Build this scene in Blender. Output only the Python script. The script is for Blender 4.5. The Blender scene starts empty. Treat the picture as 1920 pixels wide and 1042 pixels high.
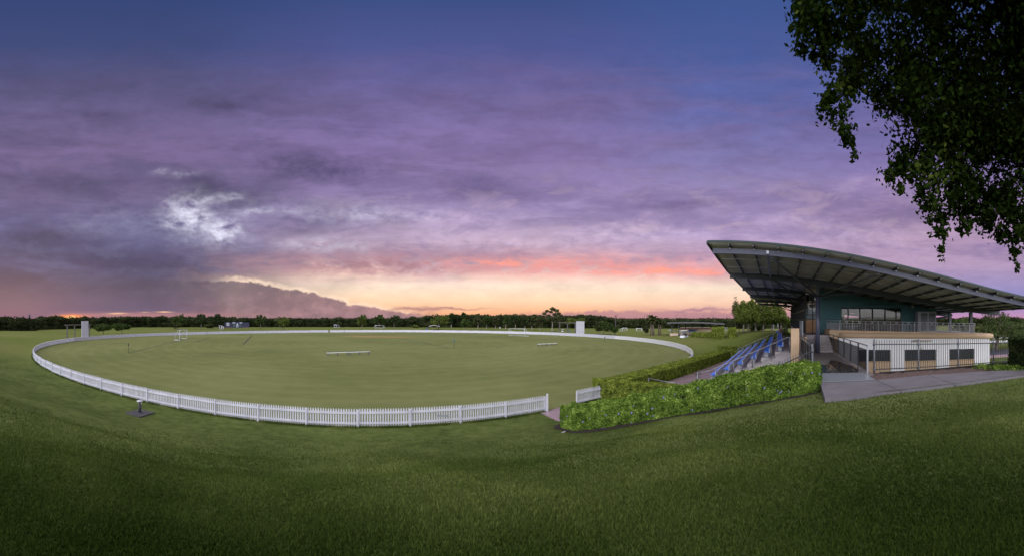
import bpy, math, random
import numpy as np
from mathutils import Vector

S = bpy.context.scene
R = math.radians
F, CX, HY, EYE = 700.0, 960.0, 597.0, 5.0          # panorama: pixels per radian, centre column, horizon row, eye height

# ------------------------------------------------------------------ camera
cd = bpy.data.cameras.new('camera'); cam = bpy.data.objects.new('camera', cd); S.collection.objects.link(cam)
cd.type = 'PANO'; cd.panorama_type = 'CENTRAL_CYLINDRICAL'
cd.central_cylindrical_range_u_min = -960 / F; cd.central_cylindrical_range_u_max = 960 / F
cd.central_cylindrical_range_v_min = -(1042 - HY) / F; cd.central_cylindrical_range_v_max = HY / F
cd.central_cylindrical_radius = 1.0
cd.clip_start = 0.05; cd.clip_end = 9000
cam.location = (0, 0, EYE); cam.rotation_euler = (R(90), 0, 0)
S.camera = cam
S.view_settings.view_transform = 'Standard'; S.view_settings.look = 'None'
S.view_settings.exposure = 0.0; S.view_settings.gamma = 1.0
S.cycles.max_bounces = 6; S.cycles.transparent_max_bounces = 12
try: S.cycles.use_denoising = True
except Exception: pass

def lin(r, g, b):
    f = lambda c: (c / 255 / 12.92) if c <= 10.3 else ((c / 255 + .055) / 1.055) ** 2.4
    return (f(r), f(g), f(b))

# ------------------------------------------------------------------ sky
W = bpy.data.worlds.new('World'); S.world = W; W.use_nodes = True
nt = W.node_tree; nt.nodes.clear()
class E:
    def __init__(s, k): s.k = k
    @staticmethod
    def m(op, a, b=None, c=None, clamp=False):
        n = nt.nodes.new('ShaderNodeMath'); n.operation = op; n.use_clamp = clamp
        for i, x in enumerate((a, b, c)):
            if x is None: continue
            if isinstance(x, E): nt.links.new(x.k, n.inputs[i])
            else: n.inputs[i].default_value = x
        return E(n.outputs[0])
    def __add__(a, b): return E.m('ADD', a, b)
    def __radd__(a, b): return E.m('ADD', b, a)
    def __sub__(a, b): return E.m('SUBTRACT', a, b)
    def __rsub__(a, b): return E.m('SUBTRACT', b, a)
    def __mul__(a, b): return E.m('MULTIPLY', a, b)
    def __rmul__(a, b): return E.m('MULTIPLY', b, a)
    def __truediv__(a, b): return E.m('DIVIDE', a, b)
def sstep(x, a, b):
    n = nt.nodes.new('ShaderNodeMapRange'); n.interpolation_type = 'SMOOTHSTEP'
    nt.links.new(x.k, n.inputs[0]); n.inputs[1].default_value = a; n.inputs[2].default_value = b
    if a > b:
        n.inputs[1].default_value = b; n.inputs[2].default_value = a; n.inputs[3].default_value = 1; n.inputs[4].default_value = 0
    return E(n.outputs[0])
def gauss(x, y, cx, cy, sx, sy):
    a = (x - cx) * (1 / sx); b = (y - cy) * (1 / sy)
    return E.m('EXPONENT', (a * a + b * b) * -1.0)
def comb(x, y, z=0.0):
    n = nt.nodes.new('ShaderNodeCombineXYZ')
    for i, q in enumerate((x, y, z)):
        if isinstance(q, E): nt.links.new(q.k, n.inputs[i])
        else: n.inputs[i].default_value = q
    return n.outputs[0]
def noise(vec, scale, detail=6, rough=.6, dist=0.0):
    n = nt.nodes.new('ShaderNodeTexNoise'); n.inputs['Scale'].default_value = scale
    n.inputs['Detail'].default_value = detail; n.inputs['Roughness'].default_value = rough; n.inputs['Distortion'].default_value = dist
    nt.links.new(vec, n.inputs['Vector']); return E(n.outputs[0])
def mixc(f, a, b, mode='MIX'):
    n = nt.nodes.new('ShaderNodeMix'); n.data_type = 'RGBA'; n.blend_type = mode
    if isinstance(f, E): nt.links.new(f.k, n.inputs[0])
    else: n.inputs[0].default_value = f
    for i, q in ((6, a), (7, b)):
        if isinstance(q, tuple): n.inputs[i].default_value = (*q, 1)
        else: nt.links.new(q, n.inputs[i])
    return n.outputs[2]
def ramp(x, stops):
    n = nt.nodes.new('ShaderNodeValToRGB'); el = n.color_ramp.elements
    el[0].position = stops[0][0]; el[0].color = (*stops[0][1], 1)
    el[1].position = stops[1][0]; el[1].color = (*stops[1][1], 1)
    for p, c in stops[2:]:
        e = el.new(p); e.color = (*c, 1)
    nt.links.new(x.k, n.inputs[0]); return n.outputs[0]

tc = nt.nodes.new('ShaderNodeTexCoord'); sp = nt.nodes.new('ShaderNodeSeparateXYZ'); nt.links.new(tc.outputs['Generated'], sp.inputs[0])
dx, dy, dz = (E(sp.outputs[i]) for i in range(3))
az = E.m('ARCTAN2', dx, dy)
hor = E.m('SQRT', dx * dx + dy * dy + 1e-6)
tel = dz / hor                                       # tangent of elevation
X = az * 7.0 + 9.6                                   # bearing, one unit = 1/7 radian
Y = 5.97 - tel * 7.0                                 # 5.97 at the horizon, falling upwards
n1 = noise(comb(X * .42, Y * 1.0, 3.1), 1.0, 8, .62, .25)
n2 = noise(comb(X * .30, Y * 1.5, 11.7), 1.5, 7, .62, .4)
n3 = noise(comb(X * 1.0, Y * 2.4, 23.0), 1.7, 6, .65, .2)
n4 = noise(comb(X * 1.2, Y * 1.7, 41.0), 1.5, 8, .66, .5)
wx = X + (n4 - .5) * 1.1; wy = Y + (n1 - .5) * .85
wy2 = Y + (n3 - .5) * .26
t = Y * (1 / 6.0)
P6 = lambda l: [(p / 600, lin(*c)) for p, c in l]
n5 = noise(comb(X * 2.6, Y * 3.2, 57.0), 1.6, 6, .6, .3)
n6 = noise(comb(X * .7, Y * 2.0, 71.0), 1.35, 8, .60, .5)
n7 = noise(comb(X * 1.7, Y * 3.8, 83.0), 1.7, 8, .60, .4)
gl = ramp(t, P6([(0, (52, 68, 116)), (90, (64, 74, 120)), (180, (92, 87, 126)), (280, (120, 103, 145)), (370, (118, 104, 142)), (420, (108, 103, 146)), (470, (94, 90, 124)), (520, (90, 80, 102)), (560, (100, 90, 116)), (592, (98, 92, 124)), (598, (104, 94, 122))]))
gc = ramp(t, P6([(0, (60, 77, 130)), (90, (78, 85, 142)), (190, (110, 100, 150)), (290, (137, 118, 169)), (350, (145, 127, 174)), (400, (162, 144, 186)), (445, (194, 170, 196)), (480, (214, 170, 178)), (508, (247, 204, 192)), (535, (253, 228, 206)), (562, (253, 216, 180)), (585, (247, 184, 140)), (598, (226, 160, 126))]))
gr = ramp(t, P6([(0, (62, 84, 142)), (110, (72, 90, 150)), (210, (95, 101, 160)), (300, (126, 119, 170)), (390, (158, 140, 182)), (440, (180, 159, 200)), (480, (214, 182, 202)), (510, (240, 184, 182)), (538, (250, 228, 206)), (566, (250, 208, 180)), (585, (222, 166, 154)), (598, (182, 132, 140))]))
ge = ramp(t, P6([(0, (60, 80, 134)), (200, (98, 102, 164)), (320, (132, 117, 170)), (400, (164, 138, 176)), (450, (182, 152, 182)), (500, (176, 150, 184)), (550, (146, 140, 194)), (575, (164, 138, 190)), (597, (194, 142, 176))]))
col = mixc(sstep(wx, 2.8, 7.3), gl, gc)
col = mixc(sstep(wx, 10.0, 13.6), col, gr)
col = mixc(sstep(X, 14.0, 17.2), col, ge)
upper = sstep(Y, .2, 2.3)
calm = sstep(Y, 5.5, 4.9)
# broad cloud bands, darker and lighter
cl = sstep(n2, .40, .64) * upper * calm
col = mixc(cl * .50, col, mixc(sstep(X, 2, 12), lin(82, 76, 110), lin(116, 101, 146)))
hl = sstep(n1, .50, .72) * sstep(Y, 2.4, 4.0) * calm
col = mixc(hl * .55, col, mixc(sstep(X, 3, 10), lin(122, 124, 166), lin(204, 178, 206)))
st2 = sstep(n6, .52, .68) * sstep(Y, 2.0, 3.6) * sstep(Y, 5.3, 4.8)
col = mixc(st2 * .38, col, mixc(sstep(X, 2, 12), lin(76, 70, 104), lin(108, 92, 138)))
st3 = sstep(n6, .48, .34) * sstep(Y, 2.8, 4.2) * sstep(Y, 5.4, 4.9)
col = mixc(st3 * .40, col, mixc(sstep(X, 3, 10), lin(130, 128, 168), lin(212, 184, 208)))
# dark cloud clumps
dk = gauss(wx, wy, 6.0, 3.1, 1.15, .24) * 1.0 + gauss(wx, wy, 4.1, 1.95, .55, .16) * .75 + gauss(wx, wy, 1.8, 2.2, .5, .10) * .5 + gauss(wx, wy, 3.7, 3.45, .5, .28) * .9 \
   + gauss(wx, wy, 4.6, 3.65, .7, .22) * .8 + gauss(wx, wy, .9, 4.5, 1.0, .36) * .8 + gauss(wx, wy, 9.0, 3.45, 1.0, .26) * .5 + gauss(wx, wy, 2.6, 5.0, 1.4, .25) * .6 \
   + gauss(wx, wy, 6.1, 4.25, 1.2, .22) * .5 + gauss(wx, wy, 1.2, 3.4, 1.2, .25) * .5 + gauss(wx, wy, 12.6, 3.85, .8, .16) * .5 + gauss(wx, wy, 17.0, 4.0, 1.4, .22) * .35
col = mixc(E.m('MULTIPLY', dk * (n5 * 1.3 + .2), .95, clamp=True), col, mixc(sstep(X, 2, 10), lin(66, 61, 90), lin(82, 72, 112)))
# bright breaks
br = gauss(wx, wy2, 3.55, 4.05, .36, .34) * 1.1 + gauss(wx, wy2, 4.2, 4.36, .34, .22) * 1.2 + gauss(wx, wy2, 3.9, 4.2, .7, .4) * .15 + gauss(wx, wy2, 4.1, 3.72, .7, .09) * .45 + gauss(wx, wy2, 4.9, 3.98, .5, .07) * .55 + gauss(wx, wy, 6.6, 3.95, 1.3, .2) * .33 \
   + gauss(wx, wy, 8.0, 4.1, 1.3, .14) * .5 + gauss(wx, wy2, 9.4, 4.58, 1.4, .12) * .6 + gauss(wx, wy, 2.2, 4.2, 1.3, .3) * .13 + gauss(wx, wy, 11.8, 4.38, 1.4, .16) * .6 + gauss(wx, wy, 16.2, 4.35, 1.5, .25) * .35 \
   + gauss(wx, wy2, 3.4, 3.25, .5, .07) * .3 + gauss(wx, wy2, 6.1, 4.6, .8, .14) * .5
brn = br * (sstep(n5, .28, .66) * .65 + sstep(n7, .36, .66) * .45)
col = mixc(E.m('MULTIPLY', brn, .95, clamp=True), col, mixc(sstep(X, 6, 9), lin(222, 220, 240), lin(216, 192, 218)))
# salmon bands over the glow
pk = gauss(wx, wy2, 10.8, 5.0, 3.0, .20) * sstep(n7 * .6 + n3 * .4, .34, .56)
col = mixc(E.m('MULTIPLY', pk, .9, clamp=True), col, lin(232, 154, 152))
pk2 = gauss(wx, wy2, 9.4, 4.93, .9, .05) + gauss(wx, wy2, 12.6, 5.1, 1.3, .06)
col = mixc(E.m('MULTIPLY', pk2 * sstep(n7, .36, .6) * 1.1, 1.0, clamp=True), col, lin(255, 160, 142))
mv = gauss(wx, wy2, 7.0, 4.98, 2.0, .20) * sstep(n7, .38, .6)
col = mixc(E.m('MULTIPLY', mv * .85, 1.0, clamp=True), col, lin(166, 124, 136))
# ragged cloud bank, low on the left
top = 5.26 + sstep(X, 4.2, 8.0) * .60
edge = Y - top + (n4 - .5) * .16 + (n5 - .5) * .20
bank = sstep(edge, -.02, .03) * sstep(X, 8.4, 7.6) * sstep(X, 1.6, 5.0) * .92
bcol = mixc(sstep(Y, 5.3, 5.85), mixc(sstep(X, 3, 7), lin(88, 78, 98), lin(130, 104, 114)), mixc(sstep(X, 2, 7), lin(102, 88, 112), lin(160, 122, 132)))
bcol = mixc(sstep(n5 * .5 + n7 * .5, .42, .60) * .5, bcol, mixc(sstep(X, 2, 7), lin(70, 62, 80), lin(108, 86, 100)))
bcol = mixc(sstep(n5 * .4 + n7 * .6, .47, .36) * .35, bcol, mixc(sstep(X, 2, 7), lin(124, 106, 124), lin(186, 140, 142)))
rim = sstep(edge, -.09, -.01) * sstep(X, 3.9, 4.6) * sstep(X, 8.2, 7.2)
col = mixc(rim * .7, col, lin(255, 226, 200))
col = mixc(bank, col, bcol)
tail = gauss(X, wy2, 8.5, 5.79, .65, .022) + gauss(X, wy2, 7.7, 5.80, .5, .04)
col = mixc(E.m('MULTIPLY', tail, .9, clamp=True), col, lin(190, 140, 132))
# low mauve clouds on the right horizon
low = sstep(Y + (n4 - .5) * .26 + (n5 - .5) * .12, 5.81, 5.87) * sstep(X, 9.2, 10.6) * sstep(X, 17, 15)
col = mixc(low * .75, col, lin(176, 130, 142))
low2 = gauss(X, wy2, 13.1, 5.79, .7, .035)
col = mixc(E.m('MULTIPLY', low2, .8, clamp=True), col, lin(164, 118, 140))
# sunrise slit under the bank
slit = gauss(X, Y + (n3 - .5) * .05, 2.6, 5.90, 1.9, .05) * sstep(X, .8, 1.4)
col = mixc(E.m('MULTIPLY', slit, .7, clamp=True), col, lin(190, 134, 134))
sp1 = gauss(X, Y + (n3 - .5) * .06, 3.08, 5.842, .13, .010) + gauss(X, Y + (n3 - .5) * .05, 2.2, 5.868, .16, .012) * .8 + gauss(X, Y + (n3 - .5) * .05, 2.72, 5.85, .08, .006) * .5
col = mixc(E.m('MULTIPLY', sp1, 1.0, clamp=True), col, lin(255, 206, 160))
sun_fill = gauss(X, Y + (n5 - .5) * .10, 1.34, 5.93, .26, .038)
col = mixc(E.m('MULTIPLY', sun_fill, 1.1, clamp=True), col, lin(250, 150, 96))
sun2 = gauss(X, Y + (n5 - .5) * .04, 1.33, 5.938, .07, .014)
col = mixc(E.m('MULTIPLY', sun2, 1.3, clamp=True), col, (1.5, .95, .4))
# fine mottling of the cloud sheet
tx = ((n6 - .5) * .75 + (n7 - .5) * .28) * upper * (sstep(Y, 5.95, 5.2) * .85 + .15) + 1.06
col = mixc(1.0, col, comb(tx, tx, tx), 'MULTIPLY')
# unseen rest of the dome: glow added overhead and behind the viewer as fill
SKYB = mixc(sstep(tel, .12, .75), (2.95, 3.0, 3.4), (1.25, 1.28, 1.48)); SKYO = (1.16, 1.10, 1.06)
behind = sstep(E.m('ABSOLUTE', az), 1.42, 1.9)
over = sstep(tel, .92, 1.5)
col = mixc(over, col, SKYO)
col = mixc(behind * sstep(tel, -.02, .10), col, SKYB)
col = mixc(sstep(tel, -.01, -.06), col, (.06, .07, .04))
sky = nt.nodes.new('ShaderNodeTexSky'); sky.sky_type = 'NISHITA'; sky.sun_disc = False
sky.sun_elevation = R(2.0); sky.sun_rotation = R(-77); sky.altitude = 10
bg1 = nt.nodes.new('ShaderNodeBackground'); nt.links.new(col, bg1.inputs[0]); bg1.inputs[1].default_value = 1.0
bg2 = nt.nodes.new('ShaderNodeBackground'); nt.links.new(sky.outputs[0], bg2.inputs[0]); bg2.inputs[1].default_value = 0.004
ad = nt.nodes.new('ShaderNodeAddShader'); nt.links.new(bg1.outputs[0], ad.inputs[0]); nt.links.new(bg2.outputs[0], ad.inputs[1])
wo = nt.nodes.new('ShaderNodeOutputWorld'); nt.links.new(ad.outputs[0], wo.inputs[0])
try: W.cycles.sampling_method = 'MANUAL'; W.cycles.sample_map_resolution = 1024
except Exception: pass

# soft fill lamp added low behind the viewer's left, reaching under the roof
sl = bpy.data.lights.new('sun_fill', 'SUN'); sl.energy = 1.4; sl.angle = R(55); sl.color = (1.0, .95, .90)
so = bpy.data.objects.new('sun_fill', sl); S.collection.objects.link(so)
sdir = Vector((-.40, -.95, .50)).normalized(); so.rotation_euler = sdir.to_track_quat('Z', 'Y').to_euler(); so.location = (0, -40, 80)

# ------------------------------------------------------------------ geometry of the place
CEN = np.array([-29.0, 69.5]); COF = (59.682, -1.124, 2.109, -1.414, -.081, -.142, -1.042)
def Rf(th):
    c = COF
    return c[0] + c[1]*np.cos(th) + c[2]*np.sin(th) + c[3]*np.cos(2*th) + c[4]*np.sin(2*th) + c[5]*np.cos(3*th) + c[6]*np.sin(3*th)
A = 500 / F; UX, UY = math.sin(A), math.cos(A); VX, VY = math.cos(A), -math.sin(A)   # grandstand axes
def UV(u, v, z=0.0): return (u*UX + v*VX, u*UY + v*VY, z)
def smo(x): x = np.clip(x, 0, 1); return x*x*(3-2*x)
def terrain(x, y):
    x = np.asarray(x, float); y = np.asarray(y, float)
    rx, ry = x - CEN[0], y - CEN[1]; th = np.arctan2(ry, rx); s = np.hypot(rx, ry) - Rf(th)
    phi = np.degrees(th) + 67.2; phi = (phi + 180) % 360 - 180
    amp = np.interp(phi, [-180, -100, -75, -45, -28, -12, 58, 75, 95, 180], [.05, .08, .2, .6, .92, 1, 1, .35, .06, .05])
    z = 2.7 * smo((s - 1) / 15) * amp
    d = np.hypot(x, y)
    z = z + .55 * np.exp(-(d / 6.0) ** 2)
    und = np.sin(x*.9 + 1.3*np.sin(y*.5)) * np.sin(y*.8 + 1.1*np.sin(x*.43)) * .10 + np.sin(x*.31 + y*.22) * .07 + np.sin(x*1.9 + .7*np.sin(y*1.3)) * np.sin(y*1.7 + .5*x) * .025
    z = z + und * smo((s - 2) / 6) * smo((40 - d) / 20) * smo((d-1.5)/3)
    u = x*UX + y*UY; v = x*VX + y*VY
    wa = smo((u - 18.2) / 1.4) * smo((51.5 - u) / 3.0) * smo((2.6 - v) / .6) * smo((v + 14) / 1.5)
    z = z * (1 - wa) + .05 * wa
    wb = smo((u - 16.7) / 1.0) * smo((v - 2.0) / .6) * smo((160 - u) / 30) * smo((110-v)/30)
    z = z * (1 - wb) + .6 * wb
    wc = smo((13.5 - np.abs(u - 9.0)) / 3) * smo((v - 2.0) / 2.5) * smo((u - 7.5) / 2.5) * smo((17.3 - u) / .8)   # level strip along the path
    z = z * (1 - wc) + (2.58 - .14*smo((u - 14.9)/.4)) * wc
    z = np.where(s < -.3, -.06, z)
    return z
def hz(x, y): return float(terrain(x, y))
def AZ(px): return (px - CX) / F
def PD(px, py, d): a = AZ(px); return (d*math.sin(a), d*math.cos(a), EYE - (py - HY)*d/F)
def PZ(px, py, z): return PD(px, py, (EYE - z)*F/(py - HY))
def G(px, py):
    a = AZ(px); ds = np.concatenate([np.arange(1.5, 60, .04), np.arange(60, 400, .3)])
    zr = EYE - (py - HY)*ds/F; zt = terrain(ds*math.sin(a), ds*math.cos(a))
    i = np.argmax(zr <= zt); d = ds[i]; return (d*math.sin(a), d*math.cos(a), float(zt[i]))

# ------------------------------------------------------------------ materials
MATS = {}
def mat(name, c, rough=.7, var=.0, nscale=3.0, bump=0.0, bscale=40.0, metal=0.0, c2=None, spec=.3, coord='Object', stretch=None):
    if name in MATS: return MATS[name]
    m = bpy.data.materials.new(name); m.use_nodes = True; t = m.node_tree; b = t.nodes['Principled BSDF']
    b.inputs['Roughness'].default_value = rough; b.inputs['Metallic'].default_value = metal; b.inputs['Specular IOR Level'].default_value = spec
    b.inputs['Base Color'].default_value = (*c, 1)
    tcn = t.nodes.new('ShaderNodeTexCoord'); vec = tcn.outputs['Object']
    if coord == 'World': vec = t.nodes.new('ShaderNodeNewGeometry').outputs['Position']
    if stretch:
        mp = t.nodes.new('ShaderNodeMapping'); mp.inputs['Scale'].default_value = stretch; t.links.new(vec, mp.inputs[0]); vec = mp.outputs[0]
    if var > 0 or c2:
        n = t.nodes.new('ShaderNodeTexNoise'); n.inputs['Scale'].default_value = nscale; n.inputs['Detail'].default_value = 6; n.inputs['Roughness'].default_value = .65
        t.links.new(vec, n.inputs['Vector'])
        r = t.nodes.new('ShaderNodeValToRGB'); r.color_ramp.elements[0].position = .3; r.color_ramp.elements[1].position = .7
        lo = tuple(x*(1-var) for x in c) if not c2 else c; hi = tuple(min(1, x*(1+var)) for x in c) if not c2 else c2
        r.color_ramp.elements[0].color = (*lo, 1); r.color_ramp.elements[1].color = (*hi, 1)
        t.links.new(n.outputs[0], r.inputs[0]); t.links.new(r.outputs[0], b.inputs['Base Color'])
    if bump > 0:
        n = t.nodes.new('ShaderNodeTexNoise'); n.inputs['Scale'].default_value = bscale; n.inputs['Detail'].default_value = 4
        t.links.new(vec, n.inputs['Vector']); bp = t.nodes.new('ShaderNodeBump'); bp.inputs['Strength'].default_value = bump; bp.inputs['Distance'].default_value = .02
        t.links.new(n.outputs[0], bp.inputs['Height']); t.links.new(bp.outputs[0], b.inputs['Normal'])
    MATS[name] = m; return m
def leafmat(name, c1, c2, c3=None, trans=.25, nscale=1.2, gloss=.008):
    if name in MATS: return MATS[name]
    m = bpy.data.materials.new(name); m.use_nodes = True; t = m.node_tree; t.nodes.clear()
    g = t.nodes.new('ShaderNodeNewGeometry'); tcn = t.nodes.new('ShaderNodeTexCoord')
    n = t.nodes.new('ShaderNodeTexNoise'); n.inputs['Scale'].default_value = nscale; n.inputs['Detail'].default_value = 4; t.links.new(tcn.outputs['Object'], n.inputs['Vector'])
    a = t.nodes.new('ShaderNodeMath'); a.operation = 'MULTIPLY_ADD'; t.links.new(g.outputs['Random Per Island'], a.inputs[0]); a.inputs[1].default_value = .55
    s = t.nodes.new('ShaderNodeMath'); s.operation = 'MULTIPLY_ADD'; t.links.new(n.outputs[0], s.inputs[0]); s.inputs[1].default_value = 1.3; s.inputs[2].default_value = -.42
    t.links.new(s.outputs[0], a.inputs[2])
    r = t.nodes.new('ShaderNodeValToRGB'); el = r.color_ramp.elements
    el[0].position = .1; el[0].color = (*c1, 1); el[1].position = .75; el[1].color = (*c2, 1)
    if c3: e = el.new(1.0); e.color = (*c3, 1)
    t.links.new(a.outputs[0], r.inputs[0])
    d = t.nodes.new('ShaderNodeBsdfDiffuse'); tr = t.nodes.new('ShaderNodeBsdfTranslucent'); gl = t.nodes.new('ShaderNodeBsdfGlossy'); gl.inputs['Roughness'].default_value = .45
    t.links.new(r.outputs[0], d.inputs[0]); t.links.new(r.outputs[0], tr.inputs[0])
    m1 = t.nodes.new('ShaderNodeMixShader'); m1.inputs[0].default_value = trans; t.links.new(d.outputs[0], m1.inputs[1]); t.links.new(tr.outputs[0], m1.inputs[2])
    m2 = t.nodes.new('ShaderNodeMixShader'); m2.inputs[0].default_value = gloss; t.links.new(m1.outputs[0], m2.inputs[1]); t.links.new(gl.outputs[0], m2.inputs[2])
    o = t.nodes.new('ShaderNodeOutputMaterial'); t.links.new(m2.outputs[0], o.inputs[0])
    MATS[name] = m; return m

white = mat('white_paint', (.50, .50, .555), .6, .13, 1.7, coord='World')
white2 = mat('fresh_white_paint', (.64, .64, .66), .6, .05, 1.5)
steel = mat('dark_steel', (.045, .05, .062), .45, .15, 2.0, spec=.5)
galv = mat('galvanised_steel', (.30, .31, .34), .4, .12, 4, metal=.6)
tan_m = mat('tan_render', (.52, .37, .235), .8, .06, 1.5, .15, 30)
conc = mat('concrete', (.30, .275, .285), .85, .12, 1.2, .2, 25)
black = mat('black_metal', (.022, .025, .028), .45, 0, spec=.5)
bark = mat('bark', (.13, .10, .085), .9, .3, 6, .5, 20)
palebark = mat('pale_bark', (.26, .22, .20), .9, .25, 6, .4, 20)
soil = mat('soil', (.03, .022, .018), .95, .4, 8, .6, 20)

# ------------------------------------------------------------------ mesh tools
COL = S.collection
class MB:
    def __init__(s): s.v = []; s.f = []; s.n = 0; s.sm = []
    def add(s, vs, fs, smooth=False):
        s.v.extend(tuple(map(float, p)) for p in vs); s.f.extend([tuple(i + s.n for i in f) for f in fs]); s.sm.extend([smooth]*len(fs)); s.n = len(s.v); return s
    def box(s, a, b):
        (x0, y0, z0), (x1, y1, z1) = a, b
        return s.add([(x0,y0,z0),(x1,y0,z0),(x1,y1,z0),(x0,y1,z0),(x0,y0,z1),(x1,y0,z1),(x1,y1,z1),(x0,y1,z1)],
                     [(0,3,2,1),(4,5,6,7),(0,1,5,4),(1,2,6,5),(2,3,7,6),(3,0,4,7)])
    def uvbox(s, u0, u1, v0, v1, z0, z1):
        p = [UV(u0,v0,z0),UV(u1,v0,z0),UV(u1,v1,z0),UV(u0,v1,z0),UV(u0,v0,z1),UV(u1,v0,z1),UV(u1,v1,z1),UV(u0,v1,z1)]
        return s.add(p, [(0,1,2,3),(7,6,5,4),(4,5,1,0),(5,6,2,1),(6,7,3,2),(7,4,0,3)])
    def bar(s, p, q, w, h=None, up=(0, 0, 1)):
        p = Vector(p); q = Vector(q); h = w if h is None else h; d = (q - p).normalized(); up = Vector(up)
        if abs(d.dot(up)) > .98: up = Vector((UX, UY, 0))
        sd = d.cross(up).normalized(); u = sd.cross(d).normalized(); vs = []
        for c in (p, q):
            for a, b in ((-1,-1),(1,-1),(1,1),(-1,1)): vs.append(c + sd*a*w/2 + u*b*h/2)
        return s.add(vs, [(3,2,1,0),(4,5,6,7),(0,1,5,4),(1,2,6,5),(2,3,7,6),(3,0,4,7)])
    def tube(s, pts, rad, n=8, cap=True):
        pts = [Vector(p) for p in pts]; rad = rad if isinstance(rad, (list, tuple)) else [rad]*len(pts); vs = []; fs = []
        for i, p in enumerate(pts):
            d = (pts[min(i+1, len(pts)-1)] - pts[max(i-1, 0)]).normalized()
            a = d.cross(Vector((0, 0, 1)) if abs(d.z) < .9 else Vector((1, 0, 0))).normalized(); b = d.cross(a).normalized()
            for k in range(n): w = 2*math.pi*k/n; vs.append(p + (a*math.cos(w) + b*math.sin(w))*rad[i])
        for i in range(len(pts)-1):
            for k in range(n): k2 = (k+1) % n; fs.append((i*n+k, i*n+k2, (i+1)*n+k2, (i+1)*n+k))
        s.add(vs, fs, True)
        if cap:
            m = s.n - len(vs)
            s.f.append(tuple(m + k for k in range(n))[::-1]); s.f.append(tuple(m + (len(pts)-1)*n + k for k in range(n))); s.sm += [False, False]
        return s
    def prism(s, poly, off):
        n = len(poly); o = Vector(off); vs = [Vector(p) for p in poly] + [Vector(p) + o for p in poly]
        return s.add(vs, [tuple(range(n))[::-1], tuple(range(n, 2*n))] + [(i, (i+1) % n, n+(i+1) % n, n+i) for i in range(n)])
    def ball(s, c, r, n=10, m=6, sc=(1, 1, 1)):
        vs = [(c[0], c[1], c[2]+r*sc[2])]; fs = []
        for j in range(1, m):
            a = math.pi*j/m
            for k in range(n): b = 2*math.pi*k/n; vs.append((c[0]+r*sc[0]*math.sin(a)*math.cos(b), c[1]+r*sc[1]*math.sin(a)*math.sin(b), c[2]+r*sc[2]*math.cos(a)))
        vs.append((c[0], c[1], c[2]-r*sc[2])); L = len(vs)-1
        for k in range(n): fs.append((0, 1+k, 1+(k+1) % n)); fs.append((L, 1+(m-2)*n+(k+1) % n, 1+(m-2)*n+k))
        for j in range(m-2):
            for k in range(n): a = 1+j*n; fs.append((a+k, a+n+k, a+n+(k+1) % n, a+(k+1) % n))
        return s.add(vs, fs, True)
    def build(s, name, m, parent=None, label=None):
        o0 = ROOT.get(parent.name, Vector((0,0,0))) if parent else Vector((0,0,0))
        me = bpy.data.meshes.new(name); me.from_pydata([(x-o0.x, y-o0.y, z-o0.z) for x, y, z in s.v], [], s.f); me.update()
        me.polygons.foreach_set('use_smooth', s.sm)
        me.materials.append(m); ob = bpy.data.objects.new(name, me); COL.objects.link(ob)
        if parent: ob.parent = parent; ROOT[ob.name] = o0
        if label: ob['label'] = label
        return ob
ROOT = {}
def quadmesh(name, verts, m, parent=None, k=4, extra=None):
    """verts (N,k,3) array of separate faces; extra = MB appended"""
    o0 = ROOT.get(parent.name, Vector((0,0,0))) if parent else Vector((0,0,0))
    v = np.asarray(verts, np.float32).reshape(-1, 3); nf = len(v)//k
    loops = np.arange(nf*k, dtype=np.int32); starts = np.arange(0, nf*k, k, dtype=np.int32)
    if extra and extra.f:
        ev = np.array(extra.v, np.float32); el = []; es = []; c = len(loops)
        for f in extra.f: es.append(c); el.extend(i + len(v) for i in f); c += len(f)
        v = np.concatenate([v, ev]); loops = np.concatenate([loops, np.array(el, np.int32)]); starts = np.concatenate([starts, np.array(es, np.int32)])
    v = v - np.array(o0, np.float32)
    me = bpy.data.meshes.new(name); me.vertices.add(len(v)); me.vertices.foreach_set('co', v.ravel())
    me.loops.add(len(loops)); me.loops.foreach_set('vertex_index', loops); me.polygons.add(len(starts)); me.polygons.foreach_set('loop_start', starts)
    me.update(calc_edges=True); me.validate(); me.materials.append(m)
    ob = bpy.data.objects.new(name, me); COL.objects.link(ob)
    if parent: ob.parent = parent; ROOT[ob.name] = o0
    return ob
def tag(o, label=None, cat=None, group=None, kind=None):
    if label: o['label'] = label
    if cat: o['category'] = cat
    if group: o['group'] = group
    if kind: o['kind'] = kind
    return o
def thing(name, loc, label, cat, group=None, rz=0):
    o = bpy.data.objects.new(name, None); COL.objects.link(o); o.location = loc; o.rotation_euler = (0, 0, rz); o.empty_display_size = .3
    ROOT[o.name] = Vector(loc); return tag(o, label, cat, group)
def dup(root, loc, rz=0, label=None, sc=None):
    r = root.copy(); COL.objects.link(r); r.location = loc; r.rotation_euler = (0, 0, rz); ROOT[r.name] = Vector(loc)
    if label: r['label'] = label
    if sc: r.scale = (sc, sc, sc)
    for ch in root.children:
        c = ch.copy(); COL.objects.link(c); c.parent = r
        for g in ch.children: d = g.copy(); COL.objects.link(d); d.parent = c
    return r
def struct(o): o['kind'] = 'structure'; return o
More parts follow.
